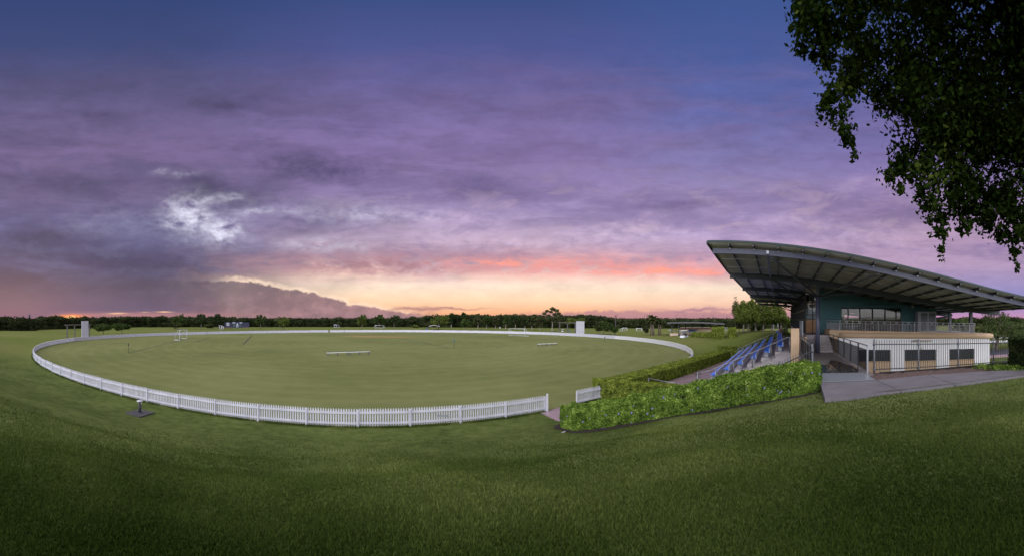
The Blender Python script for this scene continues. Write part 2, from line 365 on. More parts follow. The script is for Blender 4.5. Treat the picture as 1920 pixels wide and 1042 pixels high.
def leaves(pos, nrm, size, rng, asp=.55, jit=.7):
    """diamond leaves at pos facing roughly nrm -> (N,4,3)"""
    n = len(pos); nn = nrm + rng.normal(size=(n, 3))*jit; nn /= np.linalg.norm(nn, axis=1, keepdims=True) + 1e-9
    t = np.cross(nn, rng.normal(size=(n, 3))); t /= np.linalg.norm(t, axis=1, keepdims=True) + 1e-9; b = np.cross(nn, t)
    s = (np.asarray(size)*(.65 + .7*rng.random(n)))[:, None]
    return np.stack([pos - t*s*.5, pos + b*s*.5*asp, pos + t*s*.5, pos - b*s*.5*asp], 1)
def blobleaves(blobs, n, size, rng, jit=.8, inner=.55):
    """blobs: list of (x,y,z,rx,ry,rz)"""
    B = np.array(blobs, float); w = (B[:, 3]*B[:, 5]) ; w = w/w.sum(); i = rng.choice(len(B), n, p=w)
    d = rng.normal(size=(n, 3)); d /= np.linalg.norm(d, axis=1, keepdims=True)
    r = (inner + (1-inner)*rng.random(n)**.6)*(1 + .10*rng.normal(size=n))
    pos = B[i, :3] + d*B[i, 3:6]*r[:, None]
    return leaves(pos, d, size, rng, .6, jit)

# ------------------------------------------------------------------ ground, turf, paths
def near_vignette(t, P):
    """vignette painted into the grass colour around the viewer, with a ragged edge"""
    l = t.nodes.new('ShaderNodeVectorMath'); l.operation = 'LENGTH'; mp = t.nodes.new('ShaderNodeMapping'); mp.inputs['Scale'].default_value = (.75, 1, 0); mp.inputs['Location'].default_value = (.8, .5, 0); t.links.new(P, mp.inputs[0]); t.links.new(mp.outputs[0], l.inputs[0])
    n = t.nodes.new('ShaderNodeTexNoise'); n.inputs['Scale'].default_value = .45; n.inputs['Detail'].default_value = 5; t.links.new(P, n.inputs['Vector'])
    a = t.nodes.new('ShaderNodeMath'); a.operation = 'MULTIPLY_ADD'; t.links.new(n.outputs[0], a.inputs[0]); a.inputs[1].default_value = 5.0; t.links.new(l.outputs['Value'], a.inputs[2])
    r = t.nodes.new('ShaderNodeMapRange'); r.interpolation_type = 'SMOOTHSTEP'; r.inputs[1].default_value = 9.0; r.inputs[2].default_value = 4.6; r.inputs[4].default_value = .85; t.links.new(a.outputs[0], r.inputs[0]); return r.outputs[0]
def groundmat():
    m = bpy.data.materials.new('lawn'); m.use_nodes = True; t = m.node_tree; b = t.nodes['Principled BSDF']; b.inputs['Roughness'].default_value = .95; b.inputs['Specular IOR Level'].default_value = .02
    g = t.nodes.new('ShaderNodeNewGeometry'); P = g.outputs['Position']
    def nz(sc, det=5, st=None):
        v = P
        if st: mp = t.nodes.new('ShaderNodeMapping'); mp.inputs['Scale'].default_value = st; t.links.new(P, mp.inputs[0]); v = mp.outputs[0]
        n = t.nodes.new('ShaderNodeTexNoise'); n.inputs['Scale'].default_value = sc; n.inputs['Detail'].default_value = det; n.inputs['Roughness'].default_value = .65; t.links.new(v, n.inputs['Vector']); return n.outputs[0]
    def rp(x, a, ca, c, cb):
        r = t.nodes.new('ShaderNodeValToRGB'); r.color_ramp.elements[0].position = a; r.color_ramp.elements[0].color = (*ca, 1); r.color_ramp.elements[1].position = c; r.color_ramp.elements[1].color = (*cb, 1); t.links.new(x, r.inputs[0]); return r.outputs[0]
    def mx(f, a, c, mode='MIX'):
        n = t.nodes.new('ShaderNodeMix'); n.data_type = 'RGBA'; n.blend_type = mode
        if isinstance(f, float): n.inputs[0].default_value = f
        else: t.links.new(f, n.inputs[0])
        for i, q in ((6, a), (7, c)):
            if isinstance(q, tuple): n.inputs[i].default_value = (*q, 1)
            else: t.links.new(q, n.inputs[i])
        return n.outputs[2]
    near = rp(nz(.22, 6), .36, (.044, .068, .016), .66, (.138, .168, .050))
    near = mx(.5, near, rp(nz(2.2, 6, (1, 1, 1)), .3, (.026, .046, .009), .72, (.150, .178, .056)))
    # paler, drier mown grass on the bank below the hedge
    mq = t.nodes.new('ShaderNodeMapping'); mq.inputs['Location'].default_value = (-6.5/9.5, -7.2/5.5, 0); mq.inputs['Scale'].default_value = (1/9.5, 1/5.5, 0); t.links.new(P, mq.inputs[0])
    lq = t.nodes.new('ShaderNodeVectorMath'); lq.operation = 'LENGTH'; t.links.new(mq.outputs[0], lq.inputs[0])
    aq = t.nodes.new('ShaderNodeMath'); aq.operation = 'MULTIPLY_ADD'; t.links.new(nz(.5, 5), aq.inputs[0]); aq.inputs[1].default_value = 1.1; t.links.new(lq.outputs['Value'], aq.inputs[2])
    rq = t.nodes.new('ShaderNodeMapRange'); rq.interpolation_type = 'SMOOTHSTEP'; rq.inputs[1].default_value = 1.75; rq.inputs[2].default_value = .7; t.links.new(aq.outputs[0], rq.inputs[0])
    kq = t.nodes.new('ShaderNodeMath'); kq.operation = 'MULTIPLY'; t.links.new(rq.outputs[0], kq.inputs[0]); kq.inputs[1].default_value = .65
    near = mx(kq.outputs[0], near, (.185, .205, .075))
    near = mx(near_vignette(t, P), near, (.028, .044, .010))  # foreground vignette painted in as darker grass colour
    far = rp(nz(.035, 5), .35, (.115, .145, .034), .68, (.16, .165, .055))
    sp = t.nodes.new('ShaderNodeSeparateXYZ'); t.links.new(P, sp.inputs[0])
    le = t.nodes.new('ShaderNodeVectorMath'); le.operation = 'LENGTH'; t.links.new(P, le.inputs[0])
    mr = t.nodes.new('ShaderNodeMapRange'); mr.interpolation_type = 'SMOOTHSTEP'; mr.inputs[1].default_value = 36; mr.inputs[2].default_value = 60; t.links.new(le.outputs['Value'], mr.inputs[0])
    c = mx(mr.outputs[0], near, far)
    fine = rp(nz(60, 3), .25, (.55, .55, .55), .75, (1.35, 1.35, 1.35)); c = mx(1.0, c, fine, 'MULTIPLY')
    t.links.new(c, b.inputs['Base Color'])
    bp = t.nodes.new('ShaderNodeBump'); bp.inputs['Strength'].default_value = .8; bp.inputs['Distance'].default_value = .04; t.links.new(nz(25, 4), bp.inputs['Height']); t.links.new(bp.outputs[0], b.inputs['Normal'])
    return m
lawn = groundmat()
rr = np.concatenate([np.geomspace(.7, 240, 250), np.geomspace(250, 4500, 22)]); na = 900; aa = np.linspace(0, 2*math.pi, na, endpoint=False)
gx = rr[:, None]*np.sin(aa)[None]; gy = rr[:, None]*np.cos(aa)[None]; gz = terrain(gx, gy)
gv = np.stack([gx, gy, gz], -1).reshape(-1, 3); i, j = np.meshgrid(np.arange(len(rr)-1), np.arange(na), indexing='ij'); j2 = (j+1) % na
gf = np.stack([i*na+j, i*na+j2, (i+1)*na+j2, (i+1)*na+j], -1).reshape(-1, 4)
me = bpy.data.meshes.new('ground'); cvi = len(gv); gv = np.concatenate([gv, [[0, 0, hz(0, 0)]]]); fan = [(cvi, (k+1) % na, k) for k in range(na)]
nf = len(gf); me.vertices.add(len(gv)); me.vertices.foreach_set('co', gv.astype(np.float32).ravel())
lo = np.concatenate([gf.ravel()[::1], np.array(fan).ravel()]).astype(np.int32); st = np.concatenate([np.arange(nf)*4, nf*4 + np.arange(na)*3]).astype(np.int32)
me.loops.add(len(lo)); me.loops.foreach_set('vertex_index', lo); me.polygons.add(len(st)); me.polygons.foreach_set('loop_start', st); me.update(calc_edges=True)
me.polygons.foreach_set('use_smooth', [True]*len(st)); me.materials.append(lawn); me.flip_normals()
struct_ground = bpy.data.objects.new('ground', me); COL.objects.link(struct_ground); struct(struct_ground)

def turfmat():
    m = bpy.data.materials.new('turf'); m.use_nodes = True; t = m.node_tree; b = t.nodes['Principled BSDF']; b.inputs['Roughness'].default_value = .95; b.inputs['Specular IOR Level'].default_value = .02
    tcn = t.nodes.new('ShaderNodeTexCoord'); P = tcn.outputs['Object']
    def nz(sc, det=5, st=None):
        v = P
        if st: mp = t.nodes.new('ShaderNodeMapping'); mp.inputs['Scale'].default_value = st; t.links.new(P, mp.inputs[0]); v = mp.outputs[0]
        n = t.nodes.new('ShaderNodeTexNoise'); n.inputs['Scale'].default_value = sc; n.inputs['Detail'].default_value = det; n.inputs['Roughness'].default_value = .6; t.links.new(v, n.inputs['Vector']); return n.outputs[0]
    def rp(x, a, ca, c, cb):
        r = t.nodes.new('ShaderNodeValToRGB'); r.color_ramp.elements[0].position = a; r.color_ramp.elements[0].color = (*ca, 1); r.color_ramp.elements[1].position = c; r.color_ramp.elements[1].color = (*cb, 1); t.links.new(x, r.inputs[0]); return r.outputs[0]
    def mx(f, a, c, mode='MIX'):
        n = t.nodes.new('ShaderNodeMix'); n.data_type = 'RGBA'; n.blend_type = mode
        if isinstance(f, float): n.inputs[0].default_value = f
        else: t.links.new(f, n.inputs[0])
        for i, q in ((6, a), (7, c)):
            if isinstance(q, tuple): n.inputs[i].default_value = (*q, 1)
            else: t.links.new(q, n.inputs[i])
        return n.outputs[2]
    c = rp(nz(.045, 6), .36, (.092, .114, .036), .64, (.205, .212, .085))
    c = mx(.45, c, rp(nz(.5, 6, (1, 1, 1)), .3, (.098, .124, .04), .7, (.195, .20, .08)))
    c = mx(.3, c, rp(nz(14, 4), .3, (.08, .09, .03), .7, (.25, .24, .11)))
    # mowing rings parallel to the boundary
    ln = t.nodes.new('ShaderNodeVectorMath'); ln.operation = 'LENGTH'; t.links.new(P, ln.inputs[0])
    s1 = t.nodes.new('ShaderNodeMath'); s1.operation = 'MULTIPLY_ADD'; t.links.new(ln.outputs['Value'], s1.inputs[0]); s1.inputs[1].default_value = 2.6
    nn = t.nodes.new('ShaderNodeMath'); nn.operation = 'MULTIPLY'; t.links.new(nz(.12, 3), nn.inputs[0]); nn.inputs[1].default_value = 5.0; t.links.new(nn.outputs[0], s1.inputs[2])
    si = t.nodes.new('ShaderNodeMath'); si.operation = 'SINE'; t.links.new(s1.outputs[0], si.inputs[0])
    c = mx(1.0, c, rp(si.outputs[0], 0.0, (.962, .97, .94), 1.0, (1.038, 1.03, 1.05)), 'MULTIPLY')
    # worn pitch square
    mp = t.nodes.new('ShaderNodeMapping'); px, py, _ = PZ(705, 630.6, 0); mp.inputs['Location'].default_value = (-(px - CEN[0])/11.5, -(py - CEN[1])/5.5, 0); mp.inputs['Scale'].default_value = (1/11.5, 1/5.5, 0); t.links.new(P, mp.inputs[0])
    l2 = t.nodes.new('ShaderNodeVectorMath'); l2.operation = 'LENGTH'; t.links.new(mp.outputs[0], l2.inputs[0])
    ad = t.nodes.new('ShaderNodeMath'); ad.operation = 'MULTIPLY_ADD'; t.links.new(nz(.35, 4), ad.inputs[0]); ad.inputs[1].default_value = .9; t.links.new(l2.outputs['Value'], ad.inputs[2])
    mr = t.nodes.new('ShaderNodeMapRange'); mr.inputs[1].default_value = 1.6; mr.inputs[2].default_value = 1.0; t.links.new(ad.outputs[0], mr.inputs[0])
    k = t.nodes.new('ShaderNodeMath'); k.operation = 'MULTIPLY'; t.links.new(mr.outputs[0], k.inputs[0]); k.inputs[1].default_value = .8
    c = mx(k.outputs[0], c, (.29, .19, .085))
    t.links.new(c, b.inputs['Base Color'])
    bp = t.nodes.new('ShaderNodeBump'); bp.inputs['Strength'].default_value = .4; bp.inputs['Distance'].default_value = .03; t.links.new(nz(20, 3), bp.inputs['Height']); t.links.new(bp.outputs[0], b.inputs['Normal'])
    return m
th = np.linspace(0, 2*math.pi, 360, endpoint=False); mb = MB(); vs = [(CEN[0], CEN[1], 0.004)]; fs = []
for k in range(360):
    r_ = Rf(th[k]) - .12; vs.append((CEN[0] + r_*math.cos(th[k]), CEN[1] + r_*math.sin(th[k]), .004)); fs.append((0, 1+k, 1+(k+1) % 360))
for k in range(360):
    r_ = Rf(th[k]) + .5; vs.append((CEN[0] + r_*math.cos(th[k]), CEN[1] + r_*math.sin(th[k]), -.03)); fs.append((1+k, 361+k, 361+(k+1) % 360, 1+(k+1) % 360))
ROOT['turf_origin'] = Vector((CEN[0], CEN[1], 0))
mb.add([(x-CEN[0], y-CEN[1], z) for x, y, z in vs], fs); turf = mb.build('oval_turf', turfmat()); turf.location = (CEN[0], CEN[1], 0); struct(turf)
def strip(pts, w, z):
    mb = MB()
    for a, b in zip(pts[:-1], pts[1:]):
        a = Vector((a[0], a[1], z)); b = Vector((b[0], b[1], z)); n = (b-a).cross(Vector((0, 0, 1))).normalized()*w/2
        mb.add([a-n, b-n, b+n, a+n], [(0, 1, 2, 3)])
    return mb
linem = mat('worn_line', (.055, .065, .03), .95, .3, .8)
lm = MB(); z0 = [.009]
for w, pts in ((.34, [(242, 661), (330, 639.5), (362, 632.2)]), (.2, [(246, 661.3), (480, 660.6), (720, 655.8), (845, 651.8), (960, 647.2)]), (.3, [(841, 651.6), (745, 633.4), (700, 631)]),
               (.42, [(456, 645.5), (472.5, 628.5)]), (.4, [(368, 640.3), (395, 632.3)]), (.09, [(300, 647.8), (455, 646.8)])):
    z0[0] += .0008; s_ = strip([PZ(x, y, 0) for x, y in pts], w, z0[0]); lm.add(s_.v, s_.f)
struct(lm.build('field_markings', linem))

# concrete path past the clubhouse
pathm = mat('path_concrete', (.150, .135, .150), .8, .18, 1.6, .25, 30, coord='World')
near = [(1546, 746), (1690, 732.5), (1790, 720), (1920, 703), (2010, 693), (2120, 686)]; farp = [(1537, 716), (1641, 711.5), (1740, 702), (1840, 695.5), (1930, 691), (2120, 680)]
zp = 2.66; mb = MB()
for k in range(5):
    q = [Vector(PZ(*near[k], zp)), Vector(PZ(*near[k+1], zp)), Vector(PZ(*farp[k+1], zp)), Vector(PZ(*farp[k], zp))]
    a = (q[1]-q[0]).normalized()*.012; b = (q[2]-q[3]).normalized()*.012
    poly = [q[0]+a, q[1]-a, q[2]-b, q[3]+b]; mb.prism([p - Vector((0, 0, .22)) for p in poly], (0, 0, .22))
struct(mb.build('path', pathm))
# walkway beside the clubhouse, wet
walk = mat('walkway_concrete', (.18, .155, .15), .45, .3, .9, .1, 30, coord='World')
mb = MB(); mb.uvbox(15.05, 29.6, 1.35, 3.9, .1, 2.70); struct(mb.build('walkway', walk))
water = mat('puddle_water', (.035, .028, .026), .03, spec=1.0)
rng = np.random.default_rng(5); pv = []
for k in range(40):
    a = 2*math.pi*k/40; r_ = 1 + .12*math.sin(3*a+1) + .09*math.sin(5*a)
    pv.append(UV(17.6 + 2.5*r_*max(-.98, math.cos(a)) , 2.62 + 1.05*min(1, max(-1, r_*math.sin(a))), 2.705))
mb = MB(); mb.add(pv, [tuple(range(40))]); struct(mb.build('puddle', water))
# brick paving below the stand
def brickmat():
    m = bpy.data.materials.new('brick_paving'); m.use_nodes = True; t = m.node_tree; b = t.nodes['Principled BSDF']; b.inputs['Roughness'].default_value = .6
    g = t.nodes.new('ShaderNodeNewGeometry'); mp = t.nodes.new('ShaderNodeMapping'); mp.inputs['Rotation'].default_value = (0, 0, A); mp.inputs['Scale'].default_value = (1, 1, 0); t.links.new(g.outputs['Position'], mp.inputs[0])
    n = t.nodes.new('ShaderNodeTexBrick'); n.inputs['Scale'].default_value = 2.2; n.inputs['Mortar Size'].default_value = .03; n.inputs['Color1'].default_value = (.27, .185, .20, 1); n.inputs['Color2'].default_value = (.33, .225, .24, 1); n.inputs['Mortar'].default_value = (.15, .11, .12, 1); t.links.new(mp.outputs[0], n.inputs[0])
    ns = t.nodes.new('ShaderNodeTexNoise'); ns.inputs['Scale'].default_value = .8; ns.inputs['Detail'].default_value = 5; t.links.new(g.outputs['Position'], ns.inputs['Vector'])
    r = t.nodes.new('ShaderNodeMapRange'); r.inputs[1].default_value = .35; r.inputs[2].default_value = .7; r.inputs[3].default_value = .2; r.inputs[4].default_value = .8; t.links.new(ns.outputs[0], r.inputs[0]); t.links.new(r.outputs[0], b.inputs['Roughness'])
    t.links.new(n.outputs[0], b.inputs['Base Color']); return m
brick = brickmat()
hc0 = Vector(PZ(1110, 744, .1)); hc1 = Vector(PZ(1345, 656.5, 1.1)); hd = hc1 - hc0; hd.z = 0; hd.normalize(); hn = Vector((hd.y, -hd.x, 0)); hL = (hc1-hc0).length
ii = [hc0 + hn*.9 + hd*1.6, hc0 + hd*hL + hn*.9, Vector(UV(49.8, -4.8)), Vector(UV(24.2, -4.8))]
mb = MB(); mb.prism([(p.x, p.y, -.15) for p in ii], (0, 0, .31)); struct(mb.build('brick_paving', brick))
gp = [G(1013, 774), G(1040, 787), G(1062, 795), G(1080, 780), PZ(1072, 758, .03), PZ(1052, 763, .03)]
mb = MB(); mb.prism([(x, y, z - .05) for x, y, z in gp], (0, 0, .075)); struct(mb.build('gate_paving', brick))
# mulch bed by the steel fence
mul = mat('mulch', (.035, .022, .02), .95, .2, 30, 1.0, 60, c2=(.16, .105, .095), coord='World')
rng = np.random.default_rng(8); mb = MB(); NU, NV = 60, 10
FA, FB = Vector(UV(15.68, 3.9)), Vector(UV(16.3, 13.2))
pa = [Vector(PZ(*p, 2.66)) for p in ((1626, 711), (1641, 711), (1740, 701.5), (1840, 695), (1930, 690.5))]
def lerpl(pts, t): f = t*(len(pts)-1); i_ = min(int(f), len(pts)-2); return pts[i_].lerp(pts[i_+1], f-i_)
vs = []
for a in range(NU+1):
    for b in range(NV+1):
        p = lerpl(pa, a/NU).lerp(FA.lerp(FB, a/NU), b/NV); e = .0 if b in (0,) else rng.random()*.07 + .02
        vs.append((p.x, p.y, 2.60 + e))
mb.add(vs, [(a*(NV+1)+b, (a+1)*(NV+1)+b, (a+1)*(NV+1)+b+1, a*(NV+1)+b+1) for a in range(NU) for b in range(NV)]); struct(mb.build('mulch_bed', mul))
# road, kerb and car park behind
roadm = mat('asphalt', (.065, .06, .075), .7, .2, .8)
mb = MB(); q = [UV(37, 17.5, .64), UV(37, 75, .64), UV(44, 75, .64), UV(44, 17.5, .64)]; mb.add(q, [(0, 1, 2, 3)]); struct(mb.build('road', roadm))
mb = MB(); mb.uvbox(35.2, 36.9, 17.5, 75, .5, .72); struct(mb.build('pavement', mat('pink_paving', (.33, .22, .24), .8, .12, 2)))

# ------------------------------------------------------------------ white picket fence round the oval
pk = MB(); nP = 20; sp_ = 2.4/nP
for k in range(nP):
    x0 = k*sp_ + .026; x1 = x0 + .068
    pk.prism([(x0, -.022, .05), (x1, -.022, .05), (x1, -.022, .80), ((x0+x1)/2, -.022, .875), (x0, -.022, .80)], (0, .02, 0))
pm = pk.build('panel', white).data; bpy.data.objects.remove(bpy.data.objects['panel'])
def once(mb, name, m): o = mb.build(name, m); d = o.data; bpy.data.objects.remove(o); return d
solid = MB()
for k in range(nP):
    x0 = k*sp_ + .003; x1 = x0 + .114
    solid.prism([(x0, -.022, .05), (x1, -.022, .05), (x1, -.022, .82), ((x0+x1)/2, -.022, .875), (x0, -.022, .82)], (0, .02, 0))
ps = once(solid, 'panel', white2)
ps2 = ps.copy(); ps2.materials[0] = white
r1 = MB(); r1.box((0.0, 0.0, .62), (2.4, .045, .71)); rm1 = once(r1, 'rail', white)
r2 = MB(); r2.box((0.0, 0.0, .145), (2.4, .045, .235)); rm2 = once(r2, 'rail', white)
po = MB(); po.box((-.035, -.0, -.12), (.035, .085, .80)); po.add([(-.04, -.004, .80), (.04, -.004, .80), (.04, .09, .80), (-.04, .09, .80), (0, .043, .84)], [(0, 1, 4), (1, 2, 4), (2, 3, 4), (3, 0, 4), (3, 2, 1, 0)]); pom = once(po, 'post', white)
def fence(p0, p1, label, panel, solid_after=None, bay=2.4):
    t0 = math.atan2(p0[1]-CEN[1], p0[0]-CEN[0]); t1 = math.atan2(p1[1]-CEN[1], p1[0]-CEN[0])
    while t1 > t0: t1 -= 2*math.pi
    q = lambda t: Vector((CEN[0] + Rf(t)*math.cos(t), CEN[1] + Rf(t)*math.sin(t), 0))
    root = thing('picket_fence', q(t0), label, 'fence', 'white picket fence sections around the oval')
    t = t0; n = 0; p = q(t); rj = np.random.default_rng(4)
    def part(name, md, loc, rz, par=root):
        o = bpy.data.objects.new(name, md); COL.objects.link(o); o.parent = par; o.location = loc; o.rotation_euler = (0, 0, rz); return o
    while t > t1 + .01 and n < 98:
        tt = t - .02
        while (q(tt) - p).length < bay: tt -= .0004
        e = q(tt); d = (e - p); rz = math.atan2(d.y, d.x)
        z = max(0, hz(p.x, p.y)*0) ; loc = p - q(t0) + Vector((0, 0, rj.normal()*.008))
        pn = part('panel', pm if bay > 2.4 and n > 29 else panel if not (solid_after and n > solid_after) else ps2, loc, rz); pn.scale.x = bay/2.4
        part('rail', rm1, (0, 0, 0), 0, pn); part('rail', rm2, (0, 0, 0), 0, pn)
        part('post', pom, loc, rz); t = tt; p = e; n += 1
    part('post', pom, p - q(t0), rz)
    return root, q, t0
fa, qf, tA = fence(PZ(1022, 771, 0), PZ(607, 622.7, 0), 'long picket fence section curving from the brick gateway round the left of the oval', pm, 34)
gx0 = qf(tA); mb = MB(); e_ = Vector(PZ(1026, 772, 0)); mb.box((e_.x-.05, e_.y-.05, -.1), (e_.x+.05, e_.y+.05, .98)); mb.build('gate_post', white, fa)
pq = MB(); pp = Vector(PZ(828, 799, 0)); pp2 = pp*0.985; pq.bar((pp2.x-.22, pp2.y, .56), (pp2.x+.26, pp2.y+.03, .57), .012, .09); pq.build('plaque', mat('grey_plaque', (.22, .23, .25), .5), fa)
fence(PZ(619, 622.6, 0), PZ(1146, 634.4, 0), 'far white fence section before the park trees and right sight screen, between two gaps', ps2)
fence(PZ(1153, 635, 0), PZ(1076, 749, 0), 'white fence section curving on the right of the oval and ending beside the clipped hedge', ps, None, 2.436)

# ------------------------------------------------------------------ clubhouse
teal = mat('teal_cladding', (.062, .155, .165), .6, .1, 1.0)
skylit = mat('skylit_steel', (.045, .05, .10), .4, .1, 1.5, spec=.5)  # same steel as the other rafters, blue sky light painted in
soffit = mat('roof_underside', (.54, .50, .48), .7, .12, 1.5)
roofm = mat('roof_sheet', (.16, .19, .20), .5, .1, 1.0, metal=.3)
frame_m = mat('window_frame', (.012, .018, .018), .4)
cream = mat('cream_wall', (.55, .50, .42), .8, .05, 2)
wood = mat('timber', (.36, .19, .09), .55, .3, 2.0, stretch=(1, 1, 8))
wallw = mat('white_render', (.80, .79, .80), .75, .04, 1.2)
rail_m = mat('grey_railing', (.50, .48, .51), .5, .05, 2)
glassm = bpy.data.materials.new('glass'); glassm.use_nodes = True
_t = glassm.node_tree; _t.nodes.clear(); _a = _t.nodes.new('ShaderNodeBsdfTransparent'); _a.inputs[0].default_value = (.80, .84, .82, 1); _b = _t.nodes.new('ShaderNodeBsdfGlossy'); _b.inputs['Roughness'].default_value = .02
_f = _t.nodes.new('ShaderNodeFresnel'); _f.inputs[0].default_value = 1.45; _m = _t.nodes.new('ShaderNodeMixShader'); _t.links.new(_f.outputs[0], _m.inputs[0]); _t.links.new(_a.outputs[0], _m.inputs[1]); _t.links.new(_b.outputs[0], _m.inputs[2]); _o = _t.nodes.new('ShaderNodeOutputMaterial'); _t.links.new(_m.outputs[0], _o.inputs[0])
meshm = bpy.data.materials.new('mesh_infill'); meshm.use_nodes = True
_t = meshm.node_tree; _t.nodes.clear(); _a = _t.nodes.new('ShaderNodeBsdfTransparent'); _b = _t.nodes.new('ShaderNodeBsdfDiffuse'); _b.inputs[0].default_value = (.05, .048, .052, 1); _m = _t.nodes.new('ShaderNodeMixShader'); _m.inputs[0].default_value = .62
_t.links.new(_a.outputs[0], _m.inputs[1]); _t.links.new(_b.outputs[0], _m.inputs[2]); _o = _t.nodes.new('ShaderNodeOutputMaterial'); _t.links.new(_m.outputs[0], _o.inputs[0])

CL = thing('clubhouse', UV(30.5, 8, .6), 'teal and white clubhouse with a great curved steel roof over the grandstand', 'building')
pfit = np.polyfit([-3.47, 1.03, 3.65, 6.41, 9.49, 13.89, 17.2], [8.77, 8.42, 8.12, 7.63, 7.03, 6.33, 5.95], 4)
def roofz(u, v):
    dr = np.interp(u, [18, 21, 25.2, 34, 43, 54, 68.5], [0, .22, .47, .66, .80, .92, 1.0]); fa_ = np.interp(v, [-3.5, 5, 14, 17.5], [1, .8, .4, .3])
    return float(np.polyval(pfit, v) - dr*fa_)
us = [18, 19, 20, 21, 22, 23.5, 25.2, 27, 29, 31.5, 34, 37, 40, 43, 46.5, 50, 52.5, 56, 60, 64]; vsn = np.linspace(-3.47, 17.2, 46)
RF = CL
mb = MB(); vs = []; nU, nV = len(us), len(vsn)
for dz_ in (0, -.05):
    for u in us:
        for v in vsn: vs.append(UV(u, v, roofz(u, v) + dz_))
id_ = lambda a, b, k: k*nU*nV + a*nV + b; fs = []
for a in range(nU-1):
    for b in range(nV-1):
        fs.append((id_(a, b, 0), id_(a, b+1, 0), id_(a+1, b+1, 0), id_(a+1, b, 0))); fs.append((id_(a, b, 1), id_(a+1, b, 1), id_(a+1, b+1, 1), id_(a, b+1, 1)))
for a in range(nU-1):
    for b in (0, nV-1): fs.append((id_(a, b, 0), id_(a+1, b, 0), id_(a+1, b, 1), id_(a, b, 1)))
for b in range(nV-1):
    for a in (0, nU-1): fs.append((id_(a, b, 0), id_(a, b, 1), id_(a, b+1, 1), id_(a, b+1, 0)))
mb.add(vs, fs, True); roof = mb.build('roof', soffit, CL)
mb = MB()                                             # capping along the near roof edge
for b in range(nV-1): mb.bar(UV(17.97, vsn[b], roofz(18, vsn[b])+.01), UV(17.97, vsn[b+1], roofz(18, vsn[b+1])+.01), .07, .09)
for a in range(nU-1): mb.bar(UV(us[a], -3.5, roofz(us[a], -3.47)-.04), UV(us[a+1], -3.5, roofz(us[a+1], -3.47)-.04), .05, .16)
mb.build('roof_edging', mat('roof_trim', (.035, .06, .062), .5), roof)
for k in range(17):
    v = -2.43 + 1.2*k - .0
    mb = MB()
    for a in range(nU-1):
        mb.bar(UV(us[a] + (.03 if a == 0 else 0), v, roofz(us[a], v)-.125), UV(us[a+1], v, roofz(us[a+1], v)-.125), .06, .14)
    mb.build('purlin', steel, CL)
FR = [18.55, 25.2, 34, 43, 52.5, 62.5]
for k, u in enumerate(FR):
    mb = MB(); vv = np.linspace(-3.3, 16.9, 26); dp = .25 if k == 0 else .36
    for a in range(25):
        mb.bar(UV(u, vv[a], roofz(u, vv[a])-.20-dp/2), UV(u, vv[a+1], roofz(u, vv[a+1])-.20-dp/2), .14, dp)
    rf = mb.build('rafter', skylit if k == 0 else steel, CL)
    if k == 0:
        for q in range(17):
            mb = MB(); v = -2.43 + 1.2*q; z = roofz(u, v); mb.bar(UV(u-.10, v, z-.22), UV(u-.10, v, z-.08), .045, .08); mb.bar(UV(u-.17, v+.02, z-.225), UV(u-.02, v+.02, z-.225), .08, .03); mb.build('cleat', galv, rf)
for u0, u1 in zip(FR[:-1], FR[1:]):                    # light battens under the sheet, across the purlins
    for f in (.33, .67):
        u = u0 + (u1-u0)*f; mb = MB(); vv = np.linspace(-3.2, 16.8, 18)
        for a in range(17): mb.bar(UV(u, vv[a], roofz(u, vv[a])-.22), UV(u, vv[a+1], roofz(u, vv[a+1])-.22), .06, .04)
        mb.build('batten', galv, CL)
mb = MB()
for a in range(nU-1): mb.bar(UV(us[a]+.35, -.54, roofz(us[a], -.54)-.35), UV(us[a+1]+(.35 if a < nU-2 else -.3), -.54, roofz(us[a+1], -.54)-.35), .12, .16)
mb.build('tie_beam', galv, CL)
colm = mat('column_steel', (.075, .08, .125), .35, .08, 1, spec=.5)
for k, u in enumerate(FR[1:]):
    v = 2.64; zt = roofz(u, v) - .56; zj = zt - .78; r_ = .15
    mb = MB(); mb.tube([UV(u, v, 2.68), UV(u, v, zj)], r_, 18); c = mb.build('column', colm, CL)
    mb = MB(); mb.uvbox(u-.09, u+.09, v-.10, v-.075, zj, zt); mb.uvbox(u-.09, u+.09, v+.075, v+.10, zj, zt); mb.uvbox(u-.012, u+.012, v-.075, v+.075, zj, zt); mb.build('column_head', steel, c)
    up = FR[k]
    for (uu, vv_) in ((u, -.54), (u, 6.1), (up, -.4), (up, 5.1)):
        mb = MB(); mb.tube([UV(u, v, zj+.03), UV(uu, vv_, roofz(uu, vv_)-.52)], .055, 8); mb.build('strut', steel, c)
for u, v in ((28.3, 16.0), (32.4, 16.0), (43, 16), (54, 16)):
    mb = MB(); mb.uvbox(u-.13, u+.13, v-.13, v+.13, .62, roofz(u, v)-.3); c = mb.build('column', steel, CL)
# rear downpipe
mb = MB(); gz_ = roofz(33, 17.0)-.3
mb.tube([UV(33.5, 13.95, 4.75), UV(33.2, 14.6, 5.0), UV(33, 16.45, 5.25), UV(33, 16.5, 5.3), UV(33, 16.5, gz_)], .09, 8); mb.build('downpipe', steel, CL)

